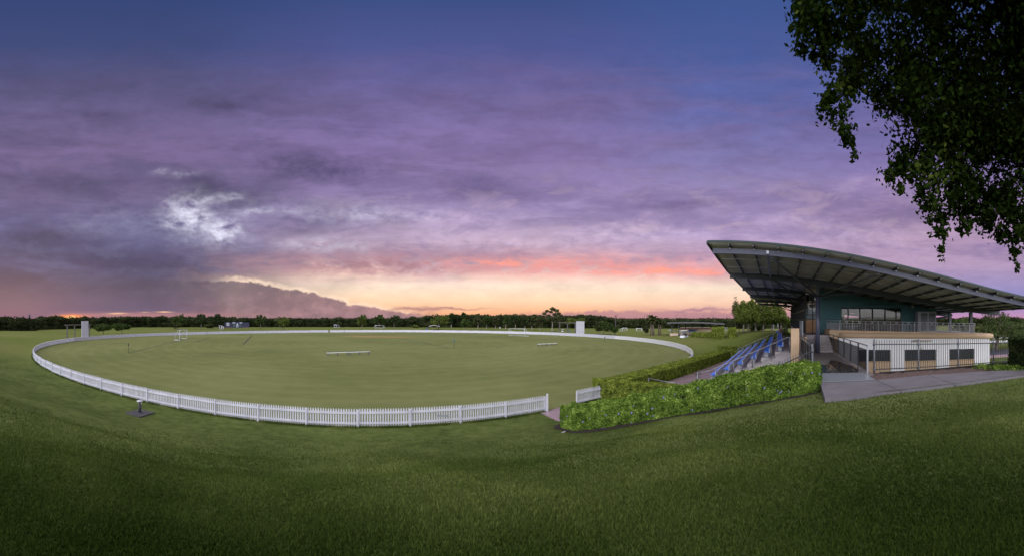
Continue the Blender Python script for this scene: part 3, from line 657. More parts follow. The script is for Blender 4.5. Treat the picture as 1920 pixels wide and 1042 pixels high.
# upper floor: terrace slab, teal wall with its windows
mb = MB(); mb.uvbox(27.7, 66, 2.2, 16.9, 3.45, 3.78); mb.build('terrace_slab', conc, CL)
def wallpoly(name, u, th, v0, v1, z0, m, parent=CL, drop=.28, z1=None):
    n = 9; vv = np.linspace(v0, v1, n); poly = [UV(u, v0, z0), UV(u, v1, z0)]
    poly += [UV(u, v, (z1 if z1 else roofz(u, v)-drop)) for v in vv[::-1]]
    mb = MB(); mb.prism(poly, (UX*th, UY*th, 0)); return mb.build(name, m, parent)
UT = 30.5; TW0, TW1, WZ = 5.15, 10.4, 5.92
mb = MB()
def addpoly(mb, u, th, v0, v1, z0, z1=None, drop=.28):
    vv = np.linspace(v0, v1, 9); poly = [UV(u, v0, z0), UV(u, v1, z0)] + [UV(u, v, (z1 if z1 else roofz(u, v)-drop)) for v in vv[::-1]]
    mb.prism(poly, (UX*th, UY*th, 0))
addpoly(mb, UT, .2, 3.37, TW0, 3.78); addpoly(mb, UT, .2, TW1, 13.7, 3.78); addpoly(mb, UT, .2, TW0, TW1, WZ)
mb.uvbox(UT+.2, 41.2, 13.5, 13.7, 3.78, 6.4)
tw = mb.build('teal_wall', teal, CL)
mb = MB(); mb.uvbox(UT-.05, UT, 11.05, 11.2, 3.78, roofz(UT, 11.1)-.34); mb.build('corner_trim', teal, tw)
for zz in (4.95, 6.2, 7.0):
    for (v0, v1) in (((3.4, 5.1), (10.45, 11.0), (11.25, 13.65)) if zz < 5.9 else ((3.4, 11.0), (11.25, 13.6))):
        if zz < roofz(UT, v1)-.5: mb = MB(); mb.uvbox(UT-.006, UT, v0, v1, zz, zz+.025); mb.build('cladding_joint', mat('dark_teal', (.03, .075, .085), .6), tw)
# faint raised lettering strip above the windows (too small to read in the photograph)
mb = MB(); random.seed(3); v = 7.1
mb.uvbox(UT-.03, UT, 7.0, 9.6, 6.12, 6.14); mb.uvbox(UT-.03, UT, 7.0, 9.6, 6.33, 6.35)
while v < 9.5:
    w_ = random.choice([.05, .07, .09]); h_ = random.choice([.08, .1, .1]); mb.uvbox(UT-.025, UT, v, v+w_, 6.18, 6.18+h_); v += w_ + random.choice([.03, .03, .12])
mb.build('lettering', mat('dark_letter', (.02, .05, .055), .5), CL)
mb = MB(); mb.tube([UV(UT-.12, 11.4, 6.05), UV(UT, 11.4, 6.05)], .14, 16); mb.build('bulkhead_lamp', mat('lamp_glass', (.42, .43, .44), .3), CL)
# window wall
wf = MB(); fr = [TW0, 5.75, 6.75, 7.85, 8.95, 9.95, TW1]
for v in fr: wf.uvbox(UT+.05, UT+.15, v-.05, v+.05, 3.8, WZ)
wf.uvbox(UT+.04, UT+.16, TW0, TW1, WZ-.10, WZ+.02); wf.uvbox(UT+.055, UT+.145, TW0+.05, TW1-.05, 5.05, 5.11); wf.uvbox(UT+.05, UT+.15, TW0, TW1, 3.78, 3.86)
win = wf.build('window', frame_m, CL); mb = MB(); mb.uvbox(UT+.095, UT+.10, TW0, TW1, 3.86, WZ-.1); mb.build('pane', glassm, win)
# room behind
mb = MB(); mb.uvbox(UT+.2, 41, 3.5, 13.5, 3.78, 3.80); mb.build('room_floor', mat('room_carpet', (.12, .09, .08), .9, .2, 3), CL)
mb = MB(); mb.uvbox(40.4, 40.6, 3.5, 7.2, 3.8, 6.9); mb.uvbox(40.4, 40.6, 8.9, 13.5, 3.8, 6.9); mb.uvbox(40.4, 40.6, 7.2, 8.9, 5.65, 6.9); mb.uvbox(37.0, 37.2, 10.9, 13.4, 3.8, 5.5); mb.uvbox(34.0, 37.0, 10.9, 11.05, 3.8, 5.5)
mb.uvbox(UT+.25, 40.4, 13.2, 13.45, 3.8, 6.3); mb.build('room_wall', cream, CL)
def archdoor(v0, v1, u, z1):
    n = 12; r_ = (v1-v0)/2; c_ = (v0+v1)/2; poly = [UV(u, v0, 3.8), UV(u, v1, 3.8)] + [UV(u, c_ + r_*math.cos(math.pi*k/n), z1 - r_*.75 + r_*.75*math.sin(math.pi*k/n)) for k in range(n+1)]
    mb = MB(); mb.prism(poly, (UX*.06, UY*.06, 0)); mb.build('arched_door', wood, CL)
archdoor(9.3, 10.5, 40.3, 6.15); archdoor(11.4, 13.0, 36.9, 5.35)
mb = MB(); mb.uvbox(31.9, 34.6, 10.6, 13.0, 3.8, 4.75); mb.build('counter', wood, CL)
# entrance doors to the left of the teal wall and the glazed side facing the oval
mb = MB()
for v in (2.2, 2.78, 3.33): mb.uvbox(UT+.02, UT+.12, v-.035, v+.035, 3.78, 6.95)
for z in (4.93, 5.3, 6.05, 6.9): mb.uvbox(UT+.03, UT+.11, 2.24, 3.3, z, z+.06)
dr = mb.build('entrance_door', frame_m, CL)
mb = MB(); mb.uvbox(UT+.05, UT+.09, 2.24, 3.3, 3.84, 4.92); mb.build('timber_panel', wood, dr)
mb = MB(); mb.uvbox(UT+.06, UT+.065, 2.24, 3.3, 4.99, 6.9); mb.build('pane', glassm, dr)
mb = MB(); mb.uvbox(UT+.6, UT+.65, 2.2, 3.3, 4.9, 5.9); mb.build('blind', mat('pale_blind', (.45, .52, .55), .7), dr)
mb = MB(); mb.uvbox(UT+.64, UT+.72, 2.25, 3.32, 5.9, 6.5); mb.build('timber_screen', wood, dr)
addp = MB(); addpoly(addp, UT, .15, 2.2, 3.3, 6.98); addp.build('cream_panel', cream, CL)
mb = MB()
for k in range(26):
    u = 31.5 + 1.4*k; mb.uvbox(u-.04, u+.04, 2.12, 2.24, 3.78, roofz(u, 2.2)-.5)
for z in (4.85, 5.7, 6.8): mb.uvbox(UT+.2, 66, 2.13, 2.23, z, z+.07)
sg = mb.build('side_glazing', frame_m, CL); mb = MB(); mb.uvbox(UT+.2, 66, 2.175, 2.18, 3.8, 6.85); mb.build('pane', glassm, sg)
mb = MB(); mb.uvbox(41.2, 66, 5.2, 5.4, .6, 6.5); mb.build('rear_wall', teal, CL)

# parapet, white lower wall with louvred windows
V0, V1 = 3.76, 16.9
def uW(v): return 27.5 - (v - V0)/(16.3 - V0)
def zT(v): return 4.19 - (v - V0)/(16.3 - V0)*.39
def slab(mb, v0, v1, z0, z1, o0=0.0, o1=.3, n=6):
    """wall piece from v0..v1; z0, z1 functions or numbers; o0..o1 depth behind the face line"""
    f = lambda z, v: z(v) if callable(z) else z
    for k in range(n):
        a, b = v0 + (v1-v0)*k/n, v0 + (v1-v0)*(k+1)/n
        p = [UV(uW(a)+o0, a, f(z0, a)), UV(uW(b)+o0, b, f(z0, b)), UV(uW(b)+o1, b, f(z0, b)), UV(uW(a)+o1, a, f(z0, a)), UV(uW(a)+o0, a, f(z1, a)), UV(uW(b)+o0, b, f(z1, b)), UV(uW(b)+o1, b, f(z1, b)), UV(uW(a)+o1, a, f(z1, a))]
        fs = [(0,1,5,4),(4,5,6,7),(3,7,6,2),(0,3,2,1)]
        if k == 0: fs.append((0,4,7,3))
        if k == n-1: fs.append((1,2,6,5))
        mb.add(p, fs)
zB = lambda v: zT(v) - .58 + (v-V0)*.012
mb = MB(); slab(mb, V0, V1, zB, zT, -.02, .34); mb.uvbox(27.84, 30.5, V0, V0+.3, 3.3, 4.18); mb.uvbox(27.49, 30.5, V0-.0, V0+.3, .4, 3.3)
par = mb.build('parapet', tan_m, CL)
mb = MB(); vv = np.linspace(4.5, 17.0, 14); mb.tube([UV(uW(v)-.06, v, zB(v)+.19) for v in vv], .20, 14); mb.build('bullnose', tan_m, par)
WN = [(5.85, 8.4), (9.5, 12.05), (13.15, 15.35)]
wt = lambda v: 2.68 - (v-5.7)*.014; wb_ = lambda v: 1.80 - (v-5.7)*.012
mb = MB(); e0 = 4.45
for (a, b) in WN:
    slab(mb, e0, a, .4, wt, 0, .3, 2); e0 = b
slab(mb, e0, V1-.1, .4, wt, 0, .3, 2); slab(mb, 4.45, V1-.1, wt, lambda v: zB(v)-.0, 0, .3, 6)
mb.uvbox(26.9, 60, V1-.35, V1-.12, .4, 3.5)
mb.build('white_wall', wallw, CL)
mb = MB(); slab(mb, V0+.3, 4.45, .4, zB, .02, .3, 1); mb.build('tan_pier', tan_m, CL)
for k, (a, b) in enumerate(WN):
    mb = MB(); slab(mb, a, b, .4, lambda v: wb_(v)-.06, .06, .3, 1); slab(mb, a, b, lambda v: wb_(v)-.06, wb_, -.04, .3, 1); w_ = mb.build('sill_panel', tan_m, CL)
    mb = MB(); slab(mb, a, b, wb_, wt, .22, .26, 1); w_ = mb.build('window', mat('dark_window', (.02, .024, .028), .35), CL)
    if k != 1:
        mb = MB()
        for q in range(9):
            z = wb_(a) + .06 + q*.092; mb.bar(UV(uW(a)+.15, a+.03, z), UV(uW(b)+.15, b-.03, z-.02), .09, .012, up=(UX*.5, UY*.5, .8))
        mb.build('louvre', mat('louvre', (.09, .10, .10), .4), w_)
    else:
        mb = MB(); slab(mb, a+.02, b-.02, lambda v: wb_(v)+.03, lambda v: wt(v)-.03, .14, .16, 1); mb.build('insect_screen', mat('insect_screen', (.028, .031, .036), .8), w_)
mb = MB(); mb.tube([UV(uW(10.1)-.1, 10.1, 3.30), UV(uW(11.6)-.1, 11.6, 3.28)], .075, 10); mb.uvbox(uW(10.9)-.08, uW(10.9), 10.4, 11.3, 3.27, 3.33); mb.build('strip_lamp', mat('beige_plastic', (.55, .48, .38), .5), CL)
mb = MB(); mb.tube([UV(uW(10.8)-.06, 10.8, 3.2), UV(uW(10.8)-.06, 10.8, 2.75)], .012, 6); mb.ball(UV(uW(10.8)-.09, 10.8, 2.68), .06, 8, 6); mb.build('spot_lamp', mat('beige_plastic', (.55, .48, .38), .5), CL)

# terrace balustrade
def rz(v): return 4.86 - (v - 4.63)/(16.2 - 4.63)*.26
mb = MB(); a, b = (28.0, 4.63), (28.0, 16.2); n_ = 92
for k in range(n_+1):
    v = a[1] + (b[1]-a[1])*k/n_; post = k % 8 == 0
    mb.uvbox(27.985 if not post else 27.97, 28.015 if not post else 28.03, v-(.011 if not post else .024), v+(.011 if not post else .024), 3.80, rz(v)-(.17 if not post else 0))
for k in range(0, n_, 8):
    v0_ = a[1] + (b[1]-a[1])*(k+3.4)/n_; v1_ = a[1] + (b[1]-a[1])*(k+4.6)/n_; z = rz(v0_)
    mb.bar(UV(28, v0_, z-.16), UV(28, v1_, z-.02), .02, .02); mb.bar(UV(28.01, v0_, z-.02), UV(28.01, v1_, z-.16), .02, .02); mb.bar(UV(28, v0_, z-.18), UV(28, v0_, z), .02); mb.bar(UV(28, v1_, z-.18), UV(28, v1_, z), .02)
mb.bar(UV(28, a[1]-.03, rz(a[1])), UV(28, b[1]+.03, rz(b[1])), .05, .03); mb.bar(UV(28, a[1], rz(a[1])-.18), UV(28, b[1], rz(b[1])-.18), .035, .025)
for k in range(1, 22):
    f = k/21; u, v = 28 + 2.4*f, 4.63 - .70*f; mb.uvbox(u-.011, u+.011, v-.011, v+.011, 3.8, 4.68 if k % 7 else 4.86)
mb.bar(UV(28.03, 4.6, 4.855), UV(30.45, 3.92, 4.855), .05, .03); mb.bar(UV(28.03, 4.6, 4.68), UV(30.45, 3.92, 4.68), .03, .025)
mb.build('terrace_railing', rail_m, CL)
# steps up to the terrace
mb = MB()
for k in range(7): mb.uvbox(25.4 + .34*k, 28.4, 2.72, 3.74, 2.66, 2.70 + .155*(k+1))
mb.build('steps', mat('step_concrete', (.36, .33, .32), .85, .1, 3), CL)
mb = MB(); mb.uvbox(27.72, 28.0, 2.0, 2.715, .1, 3.80); mb.build('landing_wall', conc, CL)
# glass screen and low tan walls beside the steps
mb = MB(); mb.uvbox(26.2, 30.4, 1.55, 2.0, .1, 3.72); mb.uvbox(25.2, 26.2, 1.6, 1.95, .1, 3.4); mb.build('low_wall', tan_m, CL)
gs = MB()
for u in (26.6, 27.7, 28.8, 29.9): gs.uvbox(u-.02, u+.02, 1.68, 1.74, 3.76, 4.85)
gs.uvbox(26.55, 29.95, 1.67, 1.75, 3.72, 3.76)
gsc = gs.build('glass_screen', galv, CL); mb = MB(); mb.uvbox(26.6, 29.9, 1.70, 1.715, 3.78, 4.9); mb.build('pane', glassm, gsc)

# things on the terrace
cb = thing('storage_cabinet', UV(29.6, 12.4, 3.78), 'tall grey storage cabinet with two glazed doors against the teal wall', 'cabinet')
mb = MB(); mb.uvbox(29.5, 30.1, 11.55, 13.25, 3.78, 5.62); mb.build('body', mat('cabinet_grey', (.34, .34, .36), .6), cb)
for k in range(2):
    v0_ = 11.75 + .75*k; mb = MB()
    mb.uvbox(29.46, 29.5, v0_, v0_+.05, 3.9, 5.55); mb.uvbox(29.46, 29.5, v0_+.65, v0_+.70, 3.9, 5.55); mb.uvbox(29.46, 29.5, v0_+.05, v0_+.65, 5.48, 5.55); mb.uvbox(29.46, 29.5, v0_+.05, v0_+.65, 4.65, 4.7); mb.uvbox(29.46, 29.5, v0_+.05, v0_+.65, 3.9, 3.97)
    d = mb.build('door', mat('cabinet_frame', (.42, .42, .44), .6), cb); mb = MB(); mb.uvbox(29.48, 29.495, v0_+.05, v0_+.65, 3.97, 5.48); mb.build('pane', mat('smoked_panel', (.06, .075, .08), .25), d)

# ------------------------------------------------------------------ tiered stand
ST = thing('tiered_stand', UV(25.6, -2, .1), 'concrete tiered stand with rows of blue bench seats under the curved roof', 'grandstand')
SU0, SU1 = 25.6, 48.4; mb = MB(); nR = 6
for k in range(nR): mb.uvbox(SU0, SU1, -5.0 + .95*k, 1.4, .12 if k == 0 else .2 + .42*k, .2 + .42*(k+1))
mb.build('tiers', mat('tier_concrete', (.50, .45, .46), .85, .12, 1.5), ST)
blue = mat('blue_plastic', (.035, .21, .86), .4, .08, 2, spec=.5); whitep = mat('white_plastic', (.62, .62, .66), .5)
for k in range(nR):
    v = -4.70 + .95*k; z = .2 + .42*(k+1); mb = MB(); mb.uvbox(SU0+.4, SU1-.6, v-.02, v+.06, z+.30, z+.36); u = SU0 + .9
    while u < SU1: mb.uvbox(u-.03, u+.03, v-.08, v+.16, z+.001, z+.36); u += .9
    row = mb.build('seat_row', galv, ST); u = SU0 + .5
    while u < SU1 - 1.6:
        mb = MB(); mb.uvbox(u, u+1.72, v-.13, v+.19, z+.375, z+.425); mb.uvbox(u, u+1.72, v+.195, v+.23, z+.30, z+.60); mb.build('seat_board', blue, row)
        mb = MB(); mb.uvbox(u+.02, u+1.70, v+.235, v+.27, z+.32, z+.62); mb.build('back_trim', whitep, row); u += 1.8
def rakedrail(name, label, u, pts, bal, curve=False, flip=1):
    """pts: (v, zfloor) list; 1 m handrail with posts"""
    root = thing(name, UV(u, pts[0][0], pts[0][1]), label, 'railing'); mb = MB()
    top = [UV(u, v, z+1.0) for v, z in pts]
    if curve: top = [UV(u+.55, pts[0][0]+.1, pts[0][1]+.55), UV(u+.3, pts[0][0]-.22, pts[0][1]+.85)] + top
    mb.tube(top, .028, 8); mb.tube([UV(u, v, z+.12) for v, z in pts], .02, 6); mb.build('rail', galv, root)
    n = int((pts[-1][0]-pts[0][0])/1.15)
    fz = lambda v: float(np.interp(v, [p[0] for p in pts], [p[1] for p in pts]))
    for k in range(n+1):
        v = pts[0][0] + (pts[-1][0]-pts[0][0])*k/n; mb = MB(); mb.tube([UV(u, v, fz(v)-.05), UV(u, v, fz(v)+1.0)], .03 if k else .045, 8); mb.build('post', galv, root)
    if bal:
        mb = MB(); v = pts[0][0]
        while v < pts[-1][0]: mb.tube([UV(u, v, fz(v)+.12), UV(u, v, fz(v)+1.0)], .011, 4); v += bal
        mb.build('balusters', galv, root)
    return root
rakedrail('handrail', 'near grey steel handrail climbing beside the blue seat rows, with a curled lower end', 25.35, [(-5.6, .25), (-4.9, .35), (.55, 2.72), (.75, 2.75)], 0, True)
rakedrail('handrail', 'far grey steel handrail with thin balusters at the far end of the blue seat rows', 48.7, [(-5.3, .2), (-4.8, .25), (.8, 2.75), (1.6, 2.8)], .22)
# pier at the top of the near stand edge, ramp balustrades, fences
def simple(name, mb, m, label, cat, group=None): return tag(mb.build(name, m), label, cat, group)
mb = MB(); mb.uvbox(21.3, 21.75, .70, 1.17, .05, 4.45); simple('pier', mb, tan_m, 'plain tan rendered pier standing between the seats and the ramp', 'pillar')
mb = MB(); q = PD(1463, 635, 49); q2 = PD(1469.5, 635, 49); mb.box((q[0], q[1], 2.0), (q2[0]+.05, q[1]+.4, 3.72)); simple('pier', mb, mat('brown_render', (.26, .15, .085), .8, .1, 3), 'brown rendered pier at the top of the far handrail', 'pillar')
def balustrade(label, v, us_, z):
    root = thing('balustrade', UV(us_[0], v, z), label, 'balustrade', 'mesh balustrades of the ramp')
    mb = MB(); mb.bar(UV(us_[0]-.02, v, z+1.17), UV(us_[-1]+.02, v, z+1.17), .05, .03); mb.bar(UV(us_[0], v, z+.98), UV(us_[-1], v, z+.98), .025, .02); mb.bar(UV(us_[0], v, z+.12), UV(us_[-1], v, z+.12), .025, .02); mb.build('rail', steel, root)
    for k, u in enumerate(us_):
        mb = MB(); mb.uvbox(u-.03, u+.03, v-.035, v+.035, z-.05, z+1.16); mb.build('post', steel if k else galv, root)
    for a, b in zip(us_[:-1], us_[1:]):
        mb = MB(); mb.uvbox(a+.04, b-.04, v-.004, v+.004, z+.13, z+.97); mb.build('mesh_panel', meshm, root)
balustrade('mesh balustrade of the ramp on the clubhouse side, before the white wall', 3.72, [15.35, 17.2, 19.1, 21.1, 23.1, 25.2, 27.3], 2.7)
balustrade('mesh balustrade of the ramp on the seating side, next to the tan pier', 1.50, [16.6, 18.2, 19.9, 21.6, 23.4, 25.1], 2.7)
mb = MB(); a_ = [PZ(1534, 699.5, 2.715), PZ(1620, 698, 2.715), PZ(1641, 711.5, 2.675), PZ(1538, 716, 2.675)]; mb.prism([(x, y, z-.0) for x, y, z in a_], (0, 0, .012)); simple('ramp_plate', mb, mat('steel_plate', (.33, .35, .39), .35, .12, 8, metal=.5), 'pale steel plate bridging the concrete path and the wet ramp', 'plate')
def palisade(label, P0, P1, nb, hp, zt0, zt1, rz0, rz1, zb0, zb1, posts=True):
    root = thing('palisade_fence', P0, label, 'fence'); P0 = Vector(P0); P1 = Vector(P1); L = (P1-P0).length
    l = lambda a, b, t: a + (b-a)*t
    n = nb
    for k in range(n):
        t0, t1 = k/n, (k+1)/n; a = P0.lerp(P1, t0); b = P0.lerp(P1, t1)
        mb = MB(); mb.bar((a.x, a.y, l(rz0, rz1, t0)), (b.x, b.y, l(rz0, rz1, t1)), .035, .04); mb.build('rail', black, root); mb = MB(); mb.bar((a.x, a.y, l(zb0, zb1, t0)), (b.x, b.y, l(zb0, zb1, t1)), .035, .04); mb.build('rail', black, root)
        m_ = max(1, round((b-a).length/.118)); mb = MB()
        for q in range(1, m_):
            t = t0 + (t1-t0)*q/m_; p = P0.lerp(P1, t); mb.bar((p.x, p.y, l(zb0, zb1, t)-.06), (p.x, p.y, l(zt0, zt1, t)), .018)
        mb.build('pickets', black, root)
    if posts:
        for k in range(n+1):
            t = k/n; p = P0.lerp(P1, t); mb = MB(); mb.tube([(p.x, p.y, l(zb0, zb1, t)-.3), (p.x, p.y, l(zt0, zt1, t)+.03)], .042, 10); mb.tube([(p.x, p.y, l(rz0, rz1, t)-.06), (p.x, p.y, l(rz0, rz1, t)+.06)], .06, 8); mb.tube([(p.x, p.y, l(zb0, zb1, t)-.06), (p.x, p.y, l(zb0, zb1, t)+.06)], .06, 8); pst = mb.build('post', mat('weathered_post', (.12, .125, .14), .5, .1, 3), root)
    return root
palisade('black steel picket fence in front of the white clubhouse wall', UV(15.68, 4.10, 2.62), UV(16.32, 12.6, 2.62), 4, .1, 4.08, 3.96, 3.89, 3.70, 2.80, 2.74)
pA, pB = PD(1523, 700, 15.0), PD(1340, 720, 15.2)
palisade('low black picket fence sloping down behind the flowering hedge beside the seats', (pA[0], pA[1], 2.6), (pB[0], pB[1], 1.4), 3, .1, 3.9, 2.05, 3.72, 1.90, 2.75, 1.2)
mb = MB(); s0, s1 = Vector(UV(15.45, 4.3)), Vector(UV(15.95, 12.4)); mb.bar((s0.x, s0.y, 2.60), (s1.x, s1.y, 2.66), .18, .2); simple('sleeper', mb, mat('black_timber', (.02, .018, .018), .85, .3, 4, .4, 20), 'long black timber sleeper edging the mulch under the steel fence', 'edging')

# ------------------------------------------------------------------ things on and around the oval
def sightscreen(label, posts, beam, scr, ztop, zb):
    """posts: base pixels; screen from pixel column scr[0] to scr[1]"""
    P = [Vector(PZ(x, y, zb)) for x, y in posts]; root = thing('sight_screen', P[0], label, 'sight screen', 'sight screens')
    a, b = P[0], P[-1]; d = (b-a)
    for p in P:
        mb = MB(); mb.bar((p.x, p.y, zb-.1), (p.x, p.y, ztop[0]), .22); mb.build('post', mat('frame_steel', (.10, .09, .095), .6), root)
    at_ = lambda px: next(a + d*t for t in np.linspace(-.4, 1.8, 1200) if (CX + F*math.atan2((a+d*t).x, (a+d*t).y)) >= px)
    q0, q1 = at_(beam[0]), at_(beam[1]); mb = MB(); mb.bar((q0.x, q0.y, ztop[0]+.09), (q1.x, q1.y, ztop[0]+.09), .3, .18); mb.build('beam', mat('beam_steel', (.17, .14, .13), .6), root)
    s0, s1 = at_(scr[0]), at_(scr[1]); n = d.cross(Vector((0, 0, 1))).normalized(); n = n if n.dot(-s0) > 0 else -n
    mb = MB(); o = n*.28; mb.prism([(s0+o).to_tuple()[:2] + (zb+.1,), (s1+o).to_tuple()[:2] + (zb+.1,), (s1+o).to_tuple()[:2] + (ztop[1],), (s0+o).to_tuple()[:2] + (ztop[1],)], n*.1)
    sc = mb.build('screen', white, root); mb = MB(); o = n*.385
    for z in (ztop[0]-.05,): mb.bar((s0+o).to_tuple()[:2] + (z,), (s1+o).to_tuple()[:2] + (z,), .03, .10)
    for t in (.33, .66): p = s0.lerp(s1, t) + o; mb.bar((p.x, p.y, zb+.15), (p.x, p.y, ztop[0]-.1), .02, .04)
    mb.build('screen_joint', mat('screen_joint', (.5, .5, .54), .6), sc)
    return root
sightscreen('white sight screen on a dark frame behind the left curve of the fence', [(126, 635.5), (140, 634.6), (168, 633)], (122, 170.5), (151.2, 163.6), (3.45, 4.45), .15)
sightscreen('white sight screen on a dark frame, right of the tall gum tree', [(1049.5, 624), (1064, 625), (1078.6, 626.2)], (1045.5, 1081), (1082, 1097), (3.62, 4.25), .05)
def goal(label, a, b, back, H, th=.06, net=False):
    a, b, back = Vector(a), Vector(b), Vector(back); root = thing('goal', a, label, 'goal', 'white football goals'); Z = Vector((0, 0, H))
    for p in (a, b): mb = MB(); mb.tube([p, p+Z], th, 8); mb.build('post', white, root)
    mb = MB(); mb.tube([a+Z, b+Z], th, 8); mb.build('crossbar', white, root)
    mb = MB(); k = back*.36
    for p in (a, b): mb.tube([p+Z, p+Z*.97+k], th*.5, 6); mb.tube([p+Z*.97+k, p+back], th*.5, 6); mb.tube([p+Vector((0, 0, th)), p+back+Vector((0, 0, th))], th*.9, 6)
    mb.tube([a+back+Vector((0, 0, th)), b+back+Vector((0, 0, th))], th*.9, 6); mb.tube([a+Z*.97+k, b+Z*.97+k], th*.4, 6); mb.build('back_frame', white, root)
    return root
goal('white portable goal with sloping back frame on the left of the oval', PZ(337, 638, 0), PZ(350.5, 635, 0), (-2.2, .1, 0), 2.38)
goal('white goal across the far right of the oval, in front of the park fence', PZ(954.5, 628.5, 0), PZ(983.5, 629.7, 0), (1.2, -.15, 0), 2.1)
def farg(label, x0, x1, yb, yt, d, bk=(.8, 1.0, 0)):
    H = (yb-yt)*d/F; a = PD(x0, yb, d); b = PD(x1, yb, d*1.01); goal(label, a, b, bk, H, .11)
farg('small far white goal in front of the dark wood, left of the middle trees', 626.5, 631.5, 613.2, 608, 208, (1.6, 1, 0))
farg('far white goal behind the three upright trees at mid field', 703, 718.5, 614.5, 609.2, 196)
farg('white goal by the dark bush next to the scoreboard', 412, 416.5, 617, 609.6, 172, (-1.8, 1, 0))
farg('low white goal right against the scoreboard end', 415.6, 419.2, 617.3, 610.8, 168, (-1.0, .6, 0))
farg('far white goal with netting frame right of the leaning trees', 1167.5, 1175.5, 620.4, 614.2, 148, (-1.2, .5, 0))
farg('far white goal just left of the palm trees', 1193, 1203, 620.2, 615, 150)
def flag(label, x, yb, yt, z=0.0, lean=(0, 0), c='dark', kind='corner_flag'):
    p = Vector(PZ(x, yb, z)); d = math.hypot(p.x, p.y); H = (yb-yt)*d/F; root = thing('corner_flag', p, label, 'flag', 'furled flag posts on the oval'); t = p + Vector((lean[0], lean[1], H))
    mb = MB(); mb.tube([p, t], .035, 6); mb.build('pole', mat('flag_pole', (.05, .055, .06), .6), root); mb = MB(); q = p.lerp(t, .72)
    mb.tube([q, q.lerp(t, .5), t], [.05, .085, .05], 8); mb.build('flag', mat('flag_'+c, (.03, .035, .04) if c == 'dark' else (.03, .12, .22), .8), root)
flag('dark leaning flag post at the near left corner of the marked pitch', 241.5, 661.5, 643, 0, (-.12, 0))
flag('blue topped flag post at the near right corner of the marked pitch', 851.5, 652.5, 635.5, 0, (0, 0), 'blue')
flag('dark flag post near the far left fence beyond the left goal', 388.5, 627, 620)
flag('thin dark flag post in front of the mid field trees by the fence gap', 645.7, 624.2, 617)
flag('thin dark flag post before the far fence under the wide park trees', 862.5, 623.8, 618)
flag('dark flag post near the fence gap right of the right sight screen', 1133, 639, 630.2, 0, (.1, 0))
def bench(label, x0, y0, x1, y1, H, legs):
    a, b = Vector(PZ(x0, y0, 0)), Vector(PZ(x1, y1, 0)); d = (b-a).normalized(); n = Vector((-d.y, d.x, 0)); root = thing('bench', a, label, 'bench', 'backless benches on the oval')
    e = d*.12; mb = MB(); mb.bar(a-e+Vector((0, 0, H)), b+e+Vector((0, 0, H)), .32, .06); mb.build('seat', mat('bench_aluminium', (.60, .60, .64), .45), root)
    for t in legs:
        p = a.lerp(b, t)
        for s in (-1, 1): mb = MB(); q = p + n*.12*s; mb.bar(q, q+Vector((0, 0, H-.03)), .09, .05, up=d); mb.build('leg', mat('bench_leg', (.10, .105, .12), .6), root)
bench('left of the two long pale benches end to end on the near oval', 615, 666.8, 651.5, 665.4, .42, (0, .5, 1))
bench('right of the two long pale benches end to end on the near oval', 656.5, 665.6, 691, 664, .43, (0, .5, 1))
bench('left one of the far pair of benches, on the right of the oval', 1009, 648.6, 1023, 647.9, .40, (0, .55, 1))
bench('right one of the far pair of benches, on the right of the oval', 1026.5, 647.6, 1043, 646.6, .40, (0, .5, 1))
# scoreboard
d = 172; root = thing('scoreboard', PD(444, 617, d), 'long dark blue scoreboard with a white square emblem on the far left side', 'scoreboard')
def fbox(mb, x0, x1, y0, y1, d, th=.2):
    p = [PD(x0, y1, d), PD(x1, y1, d), PD(x1, y0, d), PD(x0, y0, d)]; m = Vector((p[0][0]+p[1][0], p[0][1]+p[1][1], 0)).normalized()*th; mb.prism([Vector(q) - m for q in p], m); return mb
dblue = mat('board_blue', (.018, .022, .055), .5)
mb = MB(); fbox(mb, 421.3, 467.2, 603.9, 611.5, d); fbox(mb, 435.5, 453.8, 602.5, 614, d, .3); mb.build('board', dblue, root)
def pieces(name, m, par, dist, th, *boxes):
    for b in boxes: mb = MB(); fbox(mb, *b, dist, th); o = mb.build(name, m, par)
    return o
pieces('lower_board', mat('board_brown', (.075, .05, .05), .6), root, d, .2, (421.6, 435.4, 611.6, 614.3), (453.9, 467, 611.6, 613.8))
pieces('score_column', mat('board_teal', (.05, .065, .075), .6), root, d-.35, .05, (437, 441, 605.6, 613.8), (449, 452.3, 605.6, 613.5))
em = pieces('emblem', mat('emblem_white', (.5, .52, .56), .6), root, d-.35, .05, (425, 429.9, 604.3, 609.7))
mb = MB(); fbox(mb, 426.4, 426.9, 605.3, 608.1, d-.45, .05); fbox(mb, 426.9, 428.5, 605.3, 605.7, d-.45, .05); fbox(mb, 426.9, 428.5, 606.5, 606.9, d-.45, .05); fbox(mb, 426.9, 428.5, 607.7, 608.1, d-.45, .05); fbox(mb, 428.5, 428.9, 605.5, 608, d-.45, .05); mb.build('emblem_mark', dblue, em)
pieces('heading', mat('emblem_white', (.5, .52, .56), .6), root, d-.35, .05, (435.9, 440.8, 603.8, 605.1), (449, 454, 603.8, 605.0))
pieces('letter_line', mat('emblem_white', (.5, .52, .56), .6), root, d-.4, .05, (444.3, 445.6, 605.2, 606.85), (443, 447, 606.85, 607.8), (442.3, 447.6, 609, 609.8), (442.8, 447, 611.2, 612.4))
for x in (421.6, 432.6, 444.6, 455.4, 467): mb = MB(); fbox(mb, x-.2, x+.2, 611, 617.5, d+.3, .1); mb.build('post', black, root)
